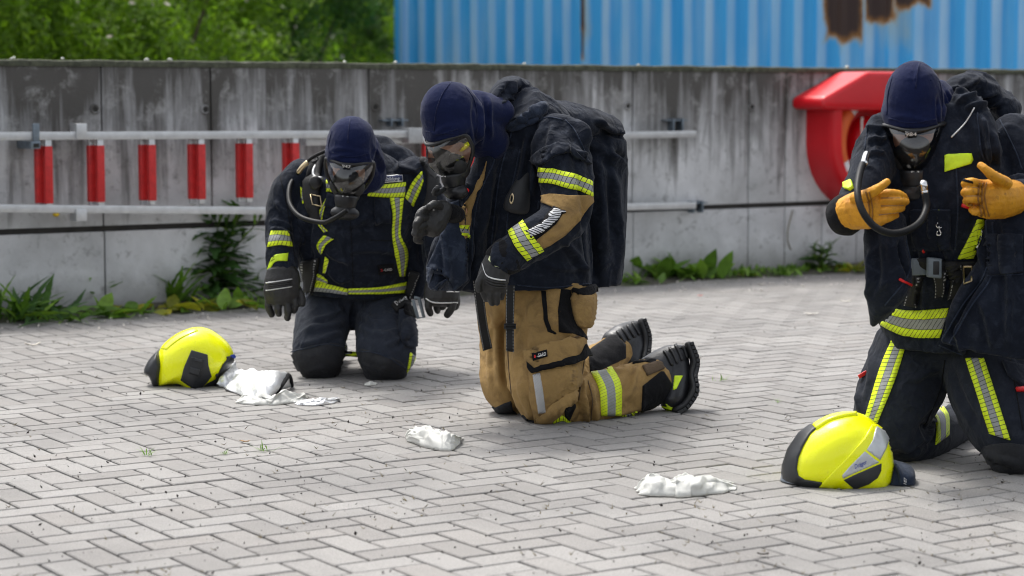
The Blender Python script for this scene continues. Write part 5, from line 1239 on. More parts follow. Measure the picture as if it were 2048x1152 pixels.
    for k_ in range(3): strip('rib', t_, [(972, 555+k_*5), (988, 562+k_*5), (1012, 564+k_*5)], [(972, 558+k_*5), (988, 565+k_*5), (1012, 567+k_*5)], 'glove_black', g, off=0.005, m=3, Yg=6.92)
    decal('cuff_label', t_, [(983, 505), (990, 520), (1003, 536), (990, 533), (977, 520)], 'hivis_glow', g, off=0.004, step=3, Yg=6.93)
    cuff = loft([(1022, 508, 6.975, 40, .064), (1004, 520, 6.965, 37, .06), (994, 530, 6.96, 34, .056)], 18, cap=False); mk('cuff', *union([cuff], 0.006, 3), 'black_fabric', P)
    # closed fist of the other hand
    pal = loft([(884, 420, 7.06, 22, .045), (868, 438, 7.02, 30, .045), (856, 452, 7.0, 30, .04)], 16)
    g, t_ = glove('glove', pal, [fg((862, 418, 7.02, 11), (845, 422, 6.96, 11.5), (836, 436, 6.94, 10), (846, 448, 6.97, 9)), fg((856, 434, 7.0, 11), (840, 438, 6.94, 11), (832, 452, 6.92, 10), (842, 462, 6.96, 9)), fg((852, 450, 6.99, 11), (838, 455, 6.94, 11), (829, 466, 6.92, 9.5), (840, 474, 6.96, 8)), fg((850, 464, 7.0, 10), (838, 470, 6.95, 9.5), (832, 480, 6.94, 8), (842, 484, 6.97, 7)), fg((880, 412, 7.0, 11), (868, 408, 6.96, 11), (858, 414, 6.93, 9))], 'glove_black', P)
    wr = loft([(908, 428, 7.16, 19, .045), (890, 424, 7.09, 20, .045)], 14); mk('cuff', *union([wr], 0.006, 3), 'black_fabric', P)
    # head
    F = (-0.58, -0.46, -0.66); hc = px(903, 229, 7.12); X, Y_, Z = frame(F, 0.0)
    hd = [ellip(hc, (X*.094, Y_*.106, Z*.118)), ellip(hc + Y_*0.034 - Z*0.014, (X*.096, Y_*.09, Z*.066)), ellip(hc - Z*0.05, (X*.09, Y_*.085, Z*.085)), loft([(926, 236, 7.2, 54, .085), (956, 258, 7.25, 50, .085), (985, 288, 7.3, 40, .085)]), loft([(950, 215, 7.22, 34, .08), (990, 225, 7.3, 36, .09)])]
    v, f = union(hd, 0.006, 6); v = wrinkle(v, f, base=0.0028, scale=8, aniso=(0.45, 0.45, 2.0), lumps=0.006, folds=[(955, 190, 965, 300, 6, .006), (975, 195, 985, 280, 6, .006), (945, 200, 952, 290, 6, -.004), (860, 275, 905, 262, 5, .003), (858, 266, 900, 255, 5, .003)])
    ho = mk('hood', v, f, 'knit', P); th = bvh(v, f)
    for q in ([(902, 164), (884, 190), (872, 225), (868, 262)], [(930, 172), (950, 205), (955, 250), (950, 280)], [(852, 262), (880, 268), (915, 258)]): seam_or_shade(th, q, ho, 0.002, 'knit', 0.0006, 7.0)
    fc = hc + Y_*0.088 - Z*0.074
    rt, L, vo, X_, a_ = mask(P, fc, F, 0.0, 0.98, red_side=-1)
    q0 = vo
    mk('supply_hose', *tube([vo + X*0.03, vo + X*0.055 + Vector((-0.03, 0, 0.005)), px(875, 375, 6.98), px(868, 384, 7.0), px(872, 388, 7.04), px(888, 378, 7.1)], 0.0085, 8, 5), 'rubber_matt', P)
    body_of([loft(shrink(q, 0.7)) for q in (hips, legN, shinN, legF, shinF, torso[:-2], armN)] + [loft([(955, 262, 7.24, 28, .055), (1010, 300, 7.36, 26, .06)]), loft([(915, 430, 7.2, 14, .03), (950, 400, 7.28, 16, .035), (1000, 350, 7.4, 24, .05)]), loft([(905, 428, 7.16, 10, .022), (866, 438, 7.02, 12, .022)]), loft([(1000, 524, 6.96, 18, .035), (986, 570, 6.95, 16, .025)]), loft([(1316, 760, 7.56, 26, .04), (1352, 740, 7.58, 18, .035), (1345, 790, 7.54, 16, .03)]), loft([(1238, 702, 8.12, 22, .04), (1266, 690, 8.16, 18, .03)])], ellip(hc, (X*.078, Y_*.088, Z*.098)), face_parts(fc, F, 0.0, 0.88), P)
person_m()

# ================================================================== the right kneeling person (leather gloves at the chest)
def person_r():
    P = thing('person', gnd(1900, 945), 'kneeling person in dark suit holding tan leather gloves at the chest, right edge', 'person')
    hips = [(1890, 660, 6.62, 125, .18), (1890, 705, 6.6, 122, .18)]
    legA = [(1830, 690, 6.62, 82, .15), (1806, 770, 6.57, 86, .14), (1780, 840, 6.52, 74, .13), (1788, 882, 6.5, 54, .105)]
    shinA = [(1792, 880, 6.5, 48, .095), (1840, 885, 6.62, 46, .09), (1890, 858, 6.82, 42, .085), (1925, 842, 6.95, 36, .08)]
    legB = [(1960, 690, 6.55, 92, .16), (1990, 790, 6.42, 88, .15), (2030, 870, 6.34, 80, .135), (2040, 912, 6.31, 62, .11)]
    shinB = [(2045, 915, 6.32, 52, .1), (2075, 890, 6.6, 46, .09), (2095, 870, 6.85, 40, .08)]
    tr, tt = garment('trousers', [loft(q) for q in (hips, legA, shinA, legB, shinB)], 'navy_trousers', P, base=0.0045, lumps=0.006, seed=12.0,
        spots=[(1830, 900, 40, .007), (1880, 720, 50, .004)],
        folds=[(1730, 700, 1715, 820, 7, .008), (1745, 690, 1730, 800, 7, .005), (1820, 760, 1880, 740, 9, .005), (1800, 900, 1850, 880, 7, .008), (1850, 890, 1870, 840, 7, .008), (1900, 730, 1950, 850, 9, -.006), (1970, 900, 2040, 930, 8, .006), (1840, 830, 1890, 800, 8, .005)])
    strip('reflective_stripe', tt, [(1785, 678), (1760, 740), (1731, 838)], [(1811, 694), (1790, 760), (1755, 846)], 'band3_fine', tr, off=0.005, Yg=6.45)
    strip('reflective_stripe', tt, [(1932, 717), (1955, 790), (1980, 867)], [(1968, 717), (1992, 790), (2021, 880)], 'band3_fine', tr, off=0.005, Yg=6.3)
    strip('reflective_stripe', tt, [(1862, 832), (1872, 850), (1870, 890)], [(1877, 804), (1896, 830), (1896, 870)], 'band3_fine', tr, off=0.006, Yg=6.6)
    decal('knee_pad', tt, [(1962, 905), (1985, 888), (2050, 890), (2070, 930), (2040, 962), (1990, 956)], 'knee_pad', tr, off=0.006, curve=2, dome=0.005, Yg=6.25)
    decal('pocket_flap', tt, [(2003, 722), (2048, 735), (2070, 745), (2070, 790), (2040, 772), (2015, 750)], 'navy_trousers', tr, off=0.012, Yg=6.3)
    decal('pull_tab', tt, [(2030, 777), (2060, 778), (2060, 784), (2033, 784)], 'signal_red', tr, off=0.016, step=3, Yg=6.3)
    mk('pull_tab', *bevbox(tt.find_nearest(px(1722, 746, 6.55))[0] + Vector((-0.004, -0.004, 0)), Vector((0.013, 0, 0.008)), Vector((0, 0.004, 0)), Vector((-0.003, 0, 0.005)), 0.001), 'signal_red', tr)
    bo, bt = boot('boot', P, [(1950, 820, 7.02, 26, .05), (1942, 850, 6.98, 30, .055), (1934, 872, 6.95, 24, .05)], [(1915, 838, 6.95, 36, .06), (1940, 824, 7.0, 34, .055)], [(1968, 812, 7.04), (1972, 840, 7.0), (1962, 868, 6.97), (1940, 890, 6.94)], lugs=8)
    # jacket
    torso = [(1905, 668, 6.56, 140, .20), (1900, 600, 6.54, 150, .2), (1895, 500, 6.48, 152, .2), (1888, 400, 6.42, 150, .2), (1885, 310, 6.4, 132, .18), (1895, 250, 6.4, 90, .13)]
    flapA = [(1772, 430, 6.26, 42, .07), (1772, 500, 6.22, 45, .06), (1775, 560, 6.2, 46, .055), (1762, 610, 6.22, 30, .05), (1750, 640, 6.26, 12, .04)]
    flapB = [(2050, 380, 6.28, 70, .1), (2050, 470, 6.2, 88, .07), (2046, 545, 6.17, 92, .06), (2008, 640, 6.15, 108, .05), (1994, 706, 6.16, 116, .045)]
    armA = [(1768, 270, 6.42, 42, .1), (1748, 330, 6.32, 46, .095), (1722, 390, 6.24, 42, .08), (1700, 428, 6.17, 34, .06)]
    armB = [(2020, 285, 6.42, 70, .11), (2080, 350, 6.34, 66, .1), (2095, 400, 6.28, 56, .085), (2062, 405, 6.21, 42, .065)]
    hood = [(1890, 215, 6.42, 22, .06), (1905, 185, 6.46, 26, .07), (1940, 172, 6.52, 28, .08), (1980, 190, 6.56, 28, .09), (2015, 225, 6.56, 34, .1)]
    hood2 = [(1925, 200, 6.36, 24, .06), (1955, 250, 6.3, 30, .06), (1975, 310, 6.26, 34, .06)]
    lapA = [(1754, 250, 6.38, 18, .05), (1752, 300, 6.3, 22, .05)]
    ja, jt = garment('jacket', [loft(q, cap=False) for q in (torso, flapA, flapB)] + [loft(q) for q in (torso[-2:], armA, armB, hood, hood2, lapA)], 'navy', P, base=0.0055, lumps=0.009, seed=15.0,
        spots=[(1950, 190, 50, .009), (1760, 560, 40, .006), (1740, 300, 40, .006), (1970, 260, 50, .006)],
        folds=[(1900, 180, 1960, 160, 6, .01), (1915, 200, 1995, 185, 6, .01), (1930, 220, 2005, 205, 6, .01), (1960, 230, 1985, 330, 7, .012), (1985, 260, 2000, 340, 7, .008), (1735, 260, 1765, 250, 6, .008), (1735, 285, 1775, 270, 6, .008), (1738, 300, 1770, 310, 6, .008), (1745, 500, 1735, 600, 8, .01), (1770, 480, 1765, 580, 8, .008), (1800, 480, 1815, 560, 8, -.012), (1975, 430, 1985, 530, 9, .008), (2010, 430, 2020, 700, 10, .008), (1960, 600, 1990, 700, 9, .008), (1905, 640, 1930, 710, 8, .01), (1970, 430, 1972, 540, 7, -.016), (1890, 680, 1970, 545, 8, -.016), (1840, 470, 1850, 640, 8, .004), (1860, 400, 1870, 480, 7, .005), (1880, 480, 1920, 560, 7, .006)])
    D = lambda nm, poly, mat='navy', **k: decal(nm, jt, poly, mat, ja, **k)
    strip('reflective_stripe', jt, [(1758, 607), (1790, 617), (1830, 621), (1906, 615)], [(1750, 641), (1790, 663), (1830, 674), (1888, 675)], 'band3_fine', ja, off=0.006, Yg=6.4, maxe=0.06)
    D('chest_badge', [(1889, 310), (1943, 308), (1945, 320), (1940, 328), (1889, 344)], 'hivis_plain', off=0.006)
    strip('reflective_stripe', jt, [(1955, 438), (1935, 480), (1915, 517)], [(1968, 440), (1962, 480), (1945, 516)], 'band1', ja, off=0.006, Yg=6.3)
    D('coat_pocket', [(1972, 470), (2046, 470), (2046, 545), (1980, 552)], 'navy', off=0.014, dome=0.004)
    D('pocket_panel', [(1822, 420), (1900, 420), (1900, 500), (1826, 500)], 'navy', off=0.010, dome=0.003)
    D('sleeve_tab', [(1690, 368), (1704, 362), (1708, 376), (1700, 382), (1690, 378)], 'hivis_plain', off=0.01, step=3, Yg=6.2)
    mk('zip_edge', *tube([surf(jt, x, y, 6.35)[0] + Vector((0, -0.006, 0)) for x, y in ((1948, 215), (1930, 245), (1902, 274))], 0.0022, 6, 4), 'white_print', P)
    mk('pull_tab', *tube([surf(jt, x, y, 6.3)[0] + Vector((0, -0.008, 0)) for x, y in ((1829, 466), (1838, 485), (1847, 505))], 0.0045, 6, 3), 'signal_red', P)
    mk('pull_tab', *tube([surf(jt, x, y, 6.3)[0] + Vector((0, -0.01, 0)) for x, y in ((1922, 410), (1940, 416))], 0.006, 6, 3), 'signal_red', P)
    mk('pull_tab', *tube([surf(jt, x, y, 6.3)[0] + Vector((0, -0.01, 0)) for x, y in ((1798, 558), (1822, 570))], 0.004, 6, 3), 'signal_red', P)
    for q in ([(1972, 440), (1972, 540), (1925, 610), (1878, 690)], [(1985, 445), (1985, 545), (1940, 615), (1893, 698)], [(1878, 690), (1940, 712), (2046, 708)], [(1736, 250), (1730, 300)], [(1812, 480), (1818, 545), (1770, 610)], [(1975, 552), (2046, 548)], [(1912, 330), (1916, 420), (1910, 500)], [(1826, 420), (1900, 420)], [(1955, 225), (1962, 300), (1975, 330)], [(2000, 240), (2030, 300), (2045, 340)]): seam_or_shade(jt, q, ja, 0.0024, 'navy_worn', 0.001, 6.2)
    for q in ([(1890, 720), (1880, 780), (1850, 850)], [(2020, 720), (2035, 800), (2046, 860)]): seam_or_shade(tt, q, tr, 0.002, 'black_fabric', 0.001, 6.4)
    # lanyard and snap hook
    mk('lanyard', *tube([surf(jt, x, y, 6.3)[0] + Vector((0, -0.008, 0)) for x, y in ((1877, 420), (1874, 442))], 0.003, 6, 3), 'hivis_plain', P)
    hk_ = mk('snap_hook', *tube([surf(jt, 1877, 450, 6.3)[0] + Vector((math.cos(a)*0.010, -0.014, math.sin(a)*0.008)) for a in np.linspace(0, 6.28, 13)], 0.0022, 6, 0), 'chrome', P)
    b0 = surf(jt, 1876, 452, 6.3)[0] + Vector((0, -0.014, 0))
    mk('hook_gate', *tube([b0, b0 + Vector((0.002, 0, -0.012)), b0 + Vector((0.006, 0, -0.02)), b0 + Vector((0.003, 0, -0.027)), b0 + Vector((-0.006, 0, -0.024)), b0 + Vector((-0.004, 0, -0.014))], 0.0026, 6, 4), 'chrome', hk_)
    # belt
    strip('belt', jt, [(1800, 520), (1850, 515), (1900, 522), (1965, 520)], [(1802, 545), (1850, 545), (1900, 548), (1965, 545)], 'webbing', P, off=0.014, Yg=6.3)
    c1 = surf(jt, 1836, 532, 6.3)[0]; c2 = surf(jt, 1866, 534, 6.3)[0]
    bk = mk('belt_buckle', *bevbox(c1 + Vector((0, -0.022, 0)), Vector((0.024, 0, 0.001)), Vector((0, 0.010, 0)), Vector((0, 0, 0.026)), 0.005), 'buckle_grey', P)
    mk('release', *bevbox(c2 + Vector((-0.002, -0.026, 0)), Vector((0.022, 0, -0.002)), Vector((0, 0.012, 0)), Vector((0, 0, 0.03)), 0.005), 'buckle_grey', bk)
    mk('release_window', *bevbox(c2 + Vector((0.002, -0.037, 0)), Vector((0.009, 0, 0)), Vector((0, 0.003, 0)), Vector((0, 0, 0.020)), 0.002), 'rubber', bk)
    for e in (([(1820, 548), (1818, 580), (1812, 606)], [(1848, 548), (1842, 580), (1836, 610)]), ([(1868, 540), (1872, 565), (1870, 590)], [(1888, 538), (1892, 562), (1888, 588)]), ([(1890, 525), (1900, 560), (1895, 595)], [(1920, 522), (1925, 560), (1915, 590)])):
        strip('belt_strap', jt, *e, 'strap_stitched', P, off=0.02, Yg=6.3)
    mk('strap_buckle', *tube([surf(jt, x, y, 6.3)[0] + Vector((0, -0.03, 0)) for x, y in ((1922, 532), (1940, 532), (1938, 560), (1924, 566), (1922, 532))], 0.003, 6, 0), 'brass', P)
    # gloves: his right hand, fingers to the right, thumb up
    pal = loft([(1690, 428, 6.170, 34, .045), (1712, 422, 6.150, 38, .05), (1738, 418, 6.110, 40, .042), (1758, 414, 6.080, 38, .036)], 18)
    g, t_ = glove('glove', pal, [fg((1752, 390, 6.080, 11), (1780, 386, 6.050, 11.5), (1803, 390, 6.070, 10), (1812, 400, 6.110, 9)), fg((1758, 404, 6.070, 11), (1790, 402, 6.040, 11.5), (1812, 404, 6.070, 9.5)), fg((1756, 422, 6.070, 11), (1784, 420, 6.040, 11), (1804, 416, 6.070, 9.5)), fg((1750, 438, 6.080, 11), (1772, 438, 6.050, 10.5), (1792, 430, 6.080, 9)), fg((1712, 396, 6.110, 17), (1738, 388, 6.050, 15), (1760, 375, 6.020, 12.5), (1776, 362, 6.020, 9.5))], 'leather', P, voxel=0.0032)
    for k_, (a, b_) in enumerate((((1732, 384), (1738, 444)), ((1738, 384), (1744, 446)))): strip('seam_or_shade', t_, [a, ((a[0]+b_[0])/2+3, 415), b_], [(a[0]+2.2, a[1]), ((a[0]+b_[0])/2+5.2, 415), (b_[0]+2.2, b_[1])], 'leather_dark', g, off=0.004, m=3, Yg=6.050)
    for a, b_ in (((1762, 396), (1806, 396)), ((1762, 412), (1808, 411)), ((1758, 430), (1796, 425))): seam_or_shade(t_, [a, b_], g, 0.0018, 'dead_leaf', -0.0004, 6.050)  # brown cords darken the finger gaps, painted in place of shade
    cuff = loft([(1708, 426, 6.190, 38, .062), (1692, 430, 6.190, 44, .062), (1680, 434, 6.200, 40, .058)], 18); mk('cuff', *union([cuff], 0.006, 3), 'black_fabric', P)
    # his left hand, fingers curled in to the left
    pal = loft([(2032, 394, 6.170, 34, .045), (2005, 398, 6.130, 40, .046), (1980, 398, 6.090, 41, .042), (1962, 398, 6.070, 37, .036)], 18)
    g, t_ = glove('glove', pal, [fg((1966, 368, 6.070, 11), (1944, 364, 6.040, 11.5), (1930, 366, 6.060, 10.5), (1932, 374, 6.110, 9)), fg((1962, 384, 6.060, 11), (1940, 382, 6.030, 11.5), (1929, 385, 6.060, 10), (1934, 392, 6.110, 9)), fg((1962, 400, 6.060, 11), (1944, 398, 6.030, 11), (1932, 401, 6.060, 9.5), (1938, 408, 6.110, 8.5)), fg((1964, 420, 6.070, 11), (1952, 424, 6.040, 10.5), (1944, 420, 6.070, 9)), fg((2012, 366, 6.090, 17), (1990, 354, 6.040, 15), (1972, 340, 6.030, 12), (1960, 330, 6.040, 9.5))], 'leather', P, voxel=0.0032)
    for k_ in range(3): strip('seam_or_shade', t_, [(1957+k_*7, 366), (1954+k_*7, 396), (1962+k_*7, 432)], [(1959.5+k_*7, 366), (1956.5+k_*7, 396), (1964.5+k_*7, 432)], 'leather_dark', g, off=0.004, m=3, Yg=6.060)
    for a, b_ in (((1930, 374), (1960, 376)), ((1930, 392), (1960, 392)), ((1936, 410), (1962, 411))): seam_or_shade(t_, [a, b_], g, 0.0018, 'dead_leaf', -0.0004, 6.060)  # dark lines drawn for the shade between the curled fingers
    strip('finger_binding', t_, [(1924, 358), (1946, 363)], [(1924, 362), (1946, 367)], 'black_fabric', g, off=0.004, m=3, Yg=6.040)
    cuff = loft([(2030, 396, 6.190, 40, .06), (2055, 402, 6.210, 48, .07), (2075, 406, 6.230, 48, .07)], 18); mk('cuff', *union([cuff], 0.006, 3), 'navy', P)
    # head
    F = (-0.12, -0.86, -0.50); hc = px(1827, 202, 6.32); X, Y_, Z = frame(F, 0.03)
    hd = [ellip(hc, (X*.091, Y_*.112, Z*.122)), ellip(hc + Y_*0.03 - Z*0.02, (X*.096, Y_*.104, Z*.07)), ellip(hc - Z*0.04, (X*.09, Y_*.088, Z*.1)), loft([(1855, 190, 6.4, 52, .085), (1866, 230, 6.4, 52, .09), (1868, 270, 6.4, 60, .1)])]
    v, f = union(hd, 0.0055, 6); v = wrinkle(v, f, base=0.0025, scale=8, aniso=(0.45, 0.45, 2.0), lumps=0.006, folds=[(1885, 180, 1900, 270, 5, .006), (1875, 190, 1885, 280, 5, -.005), (1897, 180, 1912, 260, 5, .005), (1785, 235, 1870, 240, 5, .002), (1836, 125, 1832, 175, 4, .002)])
    ho = mk('hood', v, f, 'knit', P); th = bvh(v, f)
    for q in ([(1838, 126), (1834, 150), (1831, 178)], [(1786, 150), (1776, 190), (1774, 230)], [(1778, 236), (1820, 246), (1872, 238)], [(1876, 150), (1884, 190), (1886, 235)]): seam_or_shade(th, q, ho, 0.0018, 'knit', 0.0006, 6.2)
    fc = hc + Y_*0.09 - Z*0.083
    rt, L, vo, X_, a_ = mask(P, fc, F, 0.03, 1.02, red_side=1)
    bb = bevbox(L(0.012, 0.062, 0.06), X*0.017, Y_*0.004, Z*0.007, 0.001); mk('number_tag', *bb, 'rubber', rt)
    q = to_px([L(0.028, 0.066, 0.055)])[0]; q2 = to_px([L(-0.004, 0.066, 0.055)])[0]
    text_on('lettering', bvh(*bb), '984', q, q2-q, (0, -7), 'white_print', rt, off=0.001, Yg=6.1)
    q = to_px([L(-0.045, 0.04, -0.1)])[0]
    text_on('lettering', bvh(*[np.array([u.co for u in rt.data.vertices]) + np.array(ORG[rt.name]), [list(p_.vertices) for p_ in rt.data.polygons]]), 'R', q, (8, -1), (1, -8), 'reflective_white', rt, off=0.003, Yg=6.15)
    mk('hose_elbow', *tube([vo - X*0.01, px(1846, 366, 6.06), px(1849, 380, 6.05), px(1850, 388, 6.05)], 0.0105, 8, 4), 'chrome', P)
    hose('breathing_hose', [(1850, 386, 6.05), (1853, 415, 6.03), (1840, 444, 5.98), (1812, 462, 5.94), (1780, 466, 5.93), (1748, 452, 5.94), (1725, 422, 5.96), (1715, 385, 6.0), (1720, 345, 6.08), (1731, 316, 6.18)], 0.0105, P)
    hose('hose_fitting', [(1728, 328, 6.13), (1731, 316, 6.17), (1734, 308, 6.2)], 0.011, P, 'chrome')
    body_of([loft(shrink(q, 0.72)) for q in (hips, legA, shinA, legB, shinB, torso[:-1], armA, armB)] + [loft([(1858, 235, 6.4, 28, .055), (1880, 310, 6.42, 40, .08)]), loft([(1700, 428, 6.17, 20, .04), (1745, 416, 6.1, 20, .022)]), loft([(2062, 405, 6.21, 22, .04), (1985, 398, 6.1, 20, .022)]), loft([(1925, 842, 6.95, 22, .04), (1942, 855, 6.98, 18, .035)])], ellip(hc, (X*.08, Y_*.095, Z*.104)), face_parts(fc, F, 0.03, 0.92), P)
person_r()
# ================================================================== helmets and cloths on the ground
def inflate(outline, c, Y, W_, n_lat=9, pw=0.75):
    """closed shell whose side view is the pixel outline and whose half width is W_ metres; poles at the two sides"""
    O = resample(list(outline)+[outline[0]], 73)[:-1]; C0 = px(c[0], c[1], Y); V, F = [], []; n_ = len(O)
    for j in range(-n_lat, n_lat+1):
        t = j/n_lat*math.pi/2*0.985; k = max(0.001, math.cos(t))**pw; l = math.sin(t)*W_
        for x, y in O: V.append(C0 + (px(x, y, Y)-C0)*k + Vector((0, l, 0)))
    for j in range(2*n_lat):
        for i in range(n_): F.append([j*n_+i, j*n_+(i+1) % n_, (j+1)*n_+(i+1) % n_, (j+1)*n_+i])
    F.append([i for i in range(n_)][::-1]); F.append([2*n_lat*n_+i for i in range(n_)])
    return V, F
def z7(x, y): return (1350+x/2.549, 700+y/2.549)
def zl(x, y): return (270+x/4.763, 630+y/4.763)
def helmet_r():
    H = thing('helmet', gnd(1690, 986), 'bright yellow helmet with silver side panels and printed name before the right person', 'helmet', 'yellow fire helmets on the paving')
    Y = 6.13
    out = [z7(*q) for q in ((548, 652), (550, 600), (575, 510), (640, 425), (720, 368), (800, 328), (900, 314), (980, 337), (1040, 390), (1080, 460), (1100, 540), (1103, 620), (1075, 695), (980, 712), (880, 724), (800, 712), (700, 706), (610, 690))]
    v, f = union([inflate(out, z7(830, 560), Y, 0.125)], 0.0055, 5); sh = mk('shell', v, f, 'helmet_yellow', H); t = bvh(v, f)
    D = lambda nm, pl, mat, **k: decal(nm, t, [z7(*q) for q in pl], mat, sh, step=k.pop('step', 3.0), **k)
    D('front_trim', [(722, 378), (690, 384), (635, 425), (580, 505), (552, 590), (547, 650), (575, 680), (640, 692), (742, 698), (748, 674), (660, 660), (630, 640), (622, 605), (630, 550), (655, 490), (690, 430), (720, 402)], 'helmet_black', off=0.005, Yg=6.05)
    D('side_plate', [(735, 692), (800, 625), (880, 545), (960, 455), (1000, 385), (1020, 384), (1062, 412), (1096, 500), (1104, 600), (1090, 670), (1062, 704), (960, 722), (880, 733), (845, 712), (800, 700)], 'helmet_yellow', off=0.007, Yg=6.05)
    D('silver_panel', [(1018, 398), (1058, 420), (1078, 458), (1066, 500), (1036, 560), (972, 510), (1000, 465)], 'helmet_silver', off=0.0095)
    D('silver_panel', [(962, 518), (1030, 572), (940, 612), (856, 648), (850, 636), (885, 595)], 'helmet_silver', off=0.0095)
    D('vent', [(860, 656), (1042, 578), (1040, 615), (1022, 650), (985, 675), (912, 698)], 'helmet_black', off=0.0095)
    text_on('lettering', t, 'Dräger', z7(914, 603), (57/2.549, -26/2.549), (-1, -8.5), 'blue_print', sh, off=0.0112)
    strip('crest', t, [z7(*q) for q in ((705, 388), (780, 345), (860, 326), (925, 322))], [z7(*q) for q in ((722, 405), (790, 362), (865, 340), (925, 332))], 'helmet_yellow', sh, off=0.007, m=4)
    mk('liner', *epx(1690, 950, Y, 78, 28, 0.10), 'helmet_black', sh)
    # clear visor strip peeking out below the front trim
    V, F = [], []; c0 = px(1690, 965, Y)
    for i, a in enumerate(np.linspace(-1.25, 1.25, 25)):
        for k, (r_, dz) in enumerate(((0.186, 0.034), (0.19, 0.014), (0.192, -0.004))):
            V.append(Vector((c0.x - math.cos(a)*r_, c0.y - math.sin(a)*0.115, max(0.004, c0.z+dz))))
    for i in range(24):
        for k in range(2): F.append([i*3+k, (i+1)*3+k, (i+1)*3+k+1, i*3+k+1])
    mk('visor', V, F, 'visor_smoke', sh)
    nk = [(1100, 556), (1150, 570), (1212, 602), (1216, 660), (1210, 712), (1130, 720), (1060, 716), (1060, 640)]
    v2, f2 = union([inflate([z7(*q) for q in nk], z7(1140, 650), 6.15, 0.10, pw=0.5)], 0.006, 4); v2 = wrinkle(v2, f2, base=0.003, lumps=0.006, folds=[(1790, 925, 1806, 975, 5, .006)])
    v2[:, 2] = np.maximum(v2[:, 2], 0.002)
    nc = mk('neck_curtain', v2, f2, 'navy_worn', sh); text_on('lettering', bvh(v2, f2), '187', z7(1178, 685), (1, -12), (-7, -2), 'white_print', nc, off=0.003, Yg=6.1)
def helmet_l():
    H = thing('helmet', gnd(396, 792), 'bright yellow helmet with black side clip and silver neck cloth, left foreground', 'helmet', 'yellow fire helmets on the paving')
    Y = 8.24
    out = [zl(*q) for q in ((215, 680), (188, 590), (195, 460), (240, 320), (310, 238), (420, 164), (560, 116), (690, 130), (800, 194), (895, 284), (942, 380), (930, 450), (860, 540), (780, 630), (690, 690), (600, 770), (520, 720), (440, 668), (340, 656))]
    v, f = union([inflate(out, zl(560, 480), Y, 0.122)], 0.0055, 5); sh = mk('shell', v, f, 'helmet_yellow', H); t = bvh(v, f)
    D = lambda nm, pl, mat, **k: decal(nm, t, [zl(*q) for q in pl], mat, sh, step=k.pop('step', 2.5), **k)
    D('side_panel', [(540, 336), (690, 380), (696, 470), (724, 580), (600, 728), (437, 612), (472, 490)], 'helmet_black', off=0.006)
    D('clip', [(540, 400), (655, 425), (640, 500), (610, 580), (515, 550), (530, 480)], 'rubber_matt', off=0.014, step=2)
    D('clip_latch', [(575, 412), (645, 430), (640, 455), (568, 438)], 'helmet_black', off=0.019, step=2)
    D('clip_latch', [(535, 492), (620, 512), (600, 566), (522, 540)], 'helmet_black', off=0.019, step=2)
    D('rear_trim', [(944, 384), (956, 430), (890, 500), (800, 612), (745, 650), (785, 570), (835, 470), (900, 392)], 'helmet_black', off=0.006, Yg=8.15)
    D('blue_spot', [(905, 385), (925, 378), (942, 395), (935, 412), (910, 408)], 'blue_print', off=0.009, step=2, Yg=8.15)
    strip('crest', t, [zl(*q) for q in ((250, 320), (330, 238), (430, 172), (570, 122))], [zl(*q) for q in ((300, 330), (370, 272), (460, 212), (600, 150))], 'helmet_yellow', sh, off=0.0025, m=6)
    ft = [(230, 322), (140, 420), (93, 530), (140, 566), (172, 630), (200, 690), (256, 670), (280, 560), (300, 420)]
    mk('front_trim', *union([inflate([zl(*q) for q in ft], zl(215, 510), Y, 0.10, pw=0.6)], 0.005, 3), 'helmet_black', sh)
    mk('liner', *epx(390, 757, Y, 58, 22, 0.09), 'helmet_black', sh)
    ch = [(196, 700), (230, 690), (340, 668), (420, 690), (340, 712), (215, 726)]
    mk('chin_guard', *union([inflate([zl(*q) for q in ch], zl(300, 696), Y, 0.08, pw=0.5)], 0.004, 2), 'latex', sh)
    # aluminised neck cloth falling to the right, open end on the paving
    V, F = [], []; nU, nV = 30, 22
    top = [zl(*q) for q in ((945, 440), (985, 520), (1090, 528), (1220, 528), (1330, 538), (1466, 558))]; bot = [zl(*q) for q in ((770, 650), (850, 702), (960, 742), (1090, 790), (1190, 812), (1372, 690))]
    bot = [zl(*q) for q in ((770, 655), (860, 706), (980, 752), (1110, 796), (1230, 810), (1330, 770))]
    A_, B_ = resample(top, nU), resample(bot, nU)
    for i in range(nU):
        gb_ = gnd(B_[i][0], min(B_[i][1], 800), 0.004); Yb = gb_.y if i > 5 else 8.14
        for k in range(nV):
            s_ = k/(nV-1)
            if s_ < 0.75:
                q = s_/0.75; x, y = B_[i]*(1-q)+A_[i]*q; V.append(px(x, y, Yb + 0.20*q*q + 0.012*math.sin(q*9+i*0.7)))
            else:
                q = (s_-0.75)/0.25; p0 = px(A_[i][0], A_[i][1], Yb+0.20); V.append(Vector((p0.x, p0.y+0.06*q, p0.z*(1-q)+0.004)))
    for i in range(nU-1):
        for k in range(nV-1): F.append([i*nV+k, (i+1)*nV+k, (i+1)*nV+k+1, i*nV+k+1])
    V = np.array([list(q) for q in V]); nn_ = vnormals(V, F); V = V + nn_*(0.010*fbm(V*14, 3) + 0.006*np.clip(1-np.abs(vnoise(V*22))*2.5, 0, 1))[:, None]
    V[:, 2] = np.maximum(V[:, 2], 0.003)
    sv, sf = solid([Vector(q) for q in V], [Vector(q) for q in vnormals(V, F)], F, 0.0012, 0.0012)
    nc = mk('neck_cloth', sv, sf, 'alu_cloth', sh)
    E = V.reshape(nU, nV, 3)[-1]; mk('hem', *tube([Vector(q) + Vector((0.002, 0, 0.002)) for q in E[::3]], 0.008, 8, 2), 'black_fabric', nc)
    hole = [Vector(q) for q in E[:17]]; cc = sum(hole, Vector())/len(hole)
